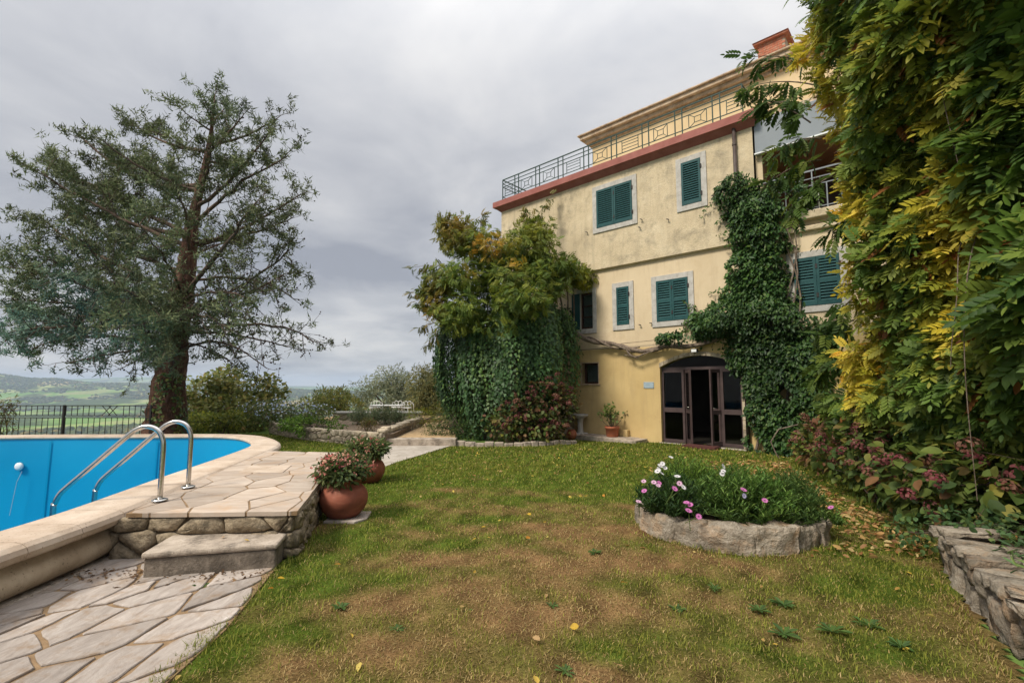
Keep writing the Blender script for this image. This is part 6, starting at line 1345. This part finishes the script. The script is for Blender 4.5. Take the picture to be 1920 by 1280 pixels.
for px, py, c, sz, lab in ((527, 1084, 0, .055, 'yellow leaf on the lawn edge just right of the stone step'), (507, 1103, 1, .05, 'orange leaf at the border of paving and lawn below the step'), (1077, 1175, 0, .06, 'lone yellow leaf in the dry middle of the near lawn'), (992, 964, 0, .06, 'yellow leaf in the middle of the lawn, topmost of the row of four'), (907, 988, 0, .055, 'yellow leaf right of the nearest terracotta pot'),
                        (889, 1011, 0, .05, 'small yellow leaf lowest of the pair right of the pot'), (1098, 930, 0, .07, 'large yellow leaf left of the flower bed toward the door'), (1132, 929, 1, .06, 'orange leaf close left of the flower bed'), (633, 1058, 1, .055, 'orange leaf in the green grass below the nearest pot'), (990, 1008, 1, .06, 'orange leaf at the centre of the dry lawn'), (1170, 1092, 1, .055, 'orange leaf below the left end of the flower bed'), (1158, 1247, 2, .075, 'curled tan leaf at the bottom edge of the lawn'), (1006, 1197, 2, .06, 'tan leaf in the foreground grass left of the yellow one')):
    p = at(px, py, 1.); t = (EYE-.035)/(EYE-p[2]); o = obj('fallen_leaf', LFM[c], None, None, (p[0]*t, t, .038), (rng.normal(0, .25), rng.normal(0, .25), rng.uniform(0, 6))); o.scale = (sz, sz, sz)
    tag(o, lab, 'leaf', 'large fallen leaves on the lawn')
for px, py, z, lab in ((418, 1006, .24, 'orange leaf lying near the back of the stone step tread'), (462, 1012, .24, 'yellow leaf lying on the stone step tread')):
    p = at(px, py, 1.); t = (EYE-z)/(EYE-p[2]); o = obj('fallen_leaf', LFM[1 if px < 450 else 0], None, None, (p[0]*t, t, z), (.1, .2, rng.uniform(0, 6))); o.scale = (.045,)*3; tag(o, lab, 'leaf', 'large fallen leaves on the step')
RM = []
for q in range(3):
    n = 11+2*q; a = np.arange(n)*2.4; el = rng.uniform(.15, .7, n); D = np.stack([np.cos(a), np.sin(a), el], 1); v, f, c = bake((np.array([(0, 0, 0), (.3, .07, .02), (.75, .13, .0), (1, 0, -.15), (.75, -.13, 0), (.3, -.07, .02)]), T_NAR[1]), np.zeros((n, 3)), D, np.tile((0, 0, 1.), (n, 1)), rng.uniform(.6, 1.1, n), shade(n, [(.05, .10, .022), (.075, .125, .03), (.04, .075, .02)]))
    me = mesh_np('rosette_leaves', v, f, c); me.materials.append(M['leaf']); RM.append(me)
WEED = ((745, 1180, 'weed rosette nearest the paving in the left foreground lawn'), (640, 1140, 'small weed rosette left of the dry patch near the paving'), (870, 1146, 'weed rosette in the foreground left of the centre'), (1035, 1137, 'weed rosette in the middle of the dry near lawn'), (1115, 1037, 'weed rosette in the dry grass left of the flower bed'), (1270, 1143, 'weed rosette below the left part of the flower bed'), (1340, 1105, 'weed rosette straight below the flower bed stones'), (1425, 1145, 'left one of two neighbouring weed rosettes below the flower bed'), (1470, 1135, 'right one of two neighbouring weed rosettes below the flower bed'),
        (1560, 1185, 'big weed rosette left of another near the grey stone wall'), (1630, 1175, 'big weed rosette close to the grey stone wall'), (1470, 1190, 'weed rosette in the lower right lawn below the pair'), (1060, 1260, 'weed rosette at the bottom edge of the picture'), (1690, 1215, 'weed rosette beside the foot of the grey stone wall'))
for k, (px, py, lab) in enumerate(WEED):
    p = at(px, py, 1.); t = EYE/(EYE-p[2]); rt = empty('weed_rosette', (p[0]*t, t, .005), rng.uniform(0, 6), lab, 'weed', 'weed rosettes in the lawn')
    o = obj('leaves', RM[k % 3], None, rt); s = rng.uniform(.05, .085)*(1.45 if px > 1400 else 1); o.scale = (s*rng.uniform(.8, 1.2), s*rng.uniform(.8, 1.2), s*rng.uniform(.6, 1.2))
p = at(858, 1100, 1.)
for px, py, lab in ((377, 1102, 'small green weed growing from a joint in the crazy paving'), (545, 1045, 'green weed at the right end of the stone step')):
    p = at(px, py, 1.); t = EYE/(EYE-p[2]); rt = empty('paving_weed', (p[0]*t, t, .0), 0, lab, 'weed'); o = obj('leaves', RM[2], None, rt); o.scale = (.07, .07, .09)
# ------------------------------------------------------------------ the air between here and the far hills
hz = MB().box(-24500, 24500, -300, 9600, -260, 125).build('haze', None); tag(hz, kind='stuff', label='thin bluish haze filling the valley air', cat='haze')
mh = bpy.data.materials.new('haze'); mh.use_nodes = True; t = mh.node_tree; t.nodes.clear(); out = t.nodes.new('ShaderNodeOutputMaterial'); pv = t.nodes.new('ShaderNodeVolumePrincipled')
pv.inputs['Color'].default_value = (.62, .76, .95, 1); pv.inputs['Density'].default_value = .00013; pv.inputs['Anisotropy'].default_value = 0
t.links.new(pv.outputs[0], out.inputs['Volume']); hz.data.materials.append(mh)
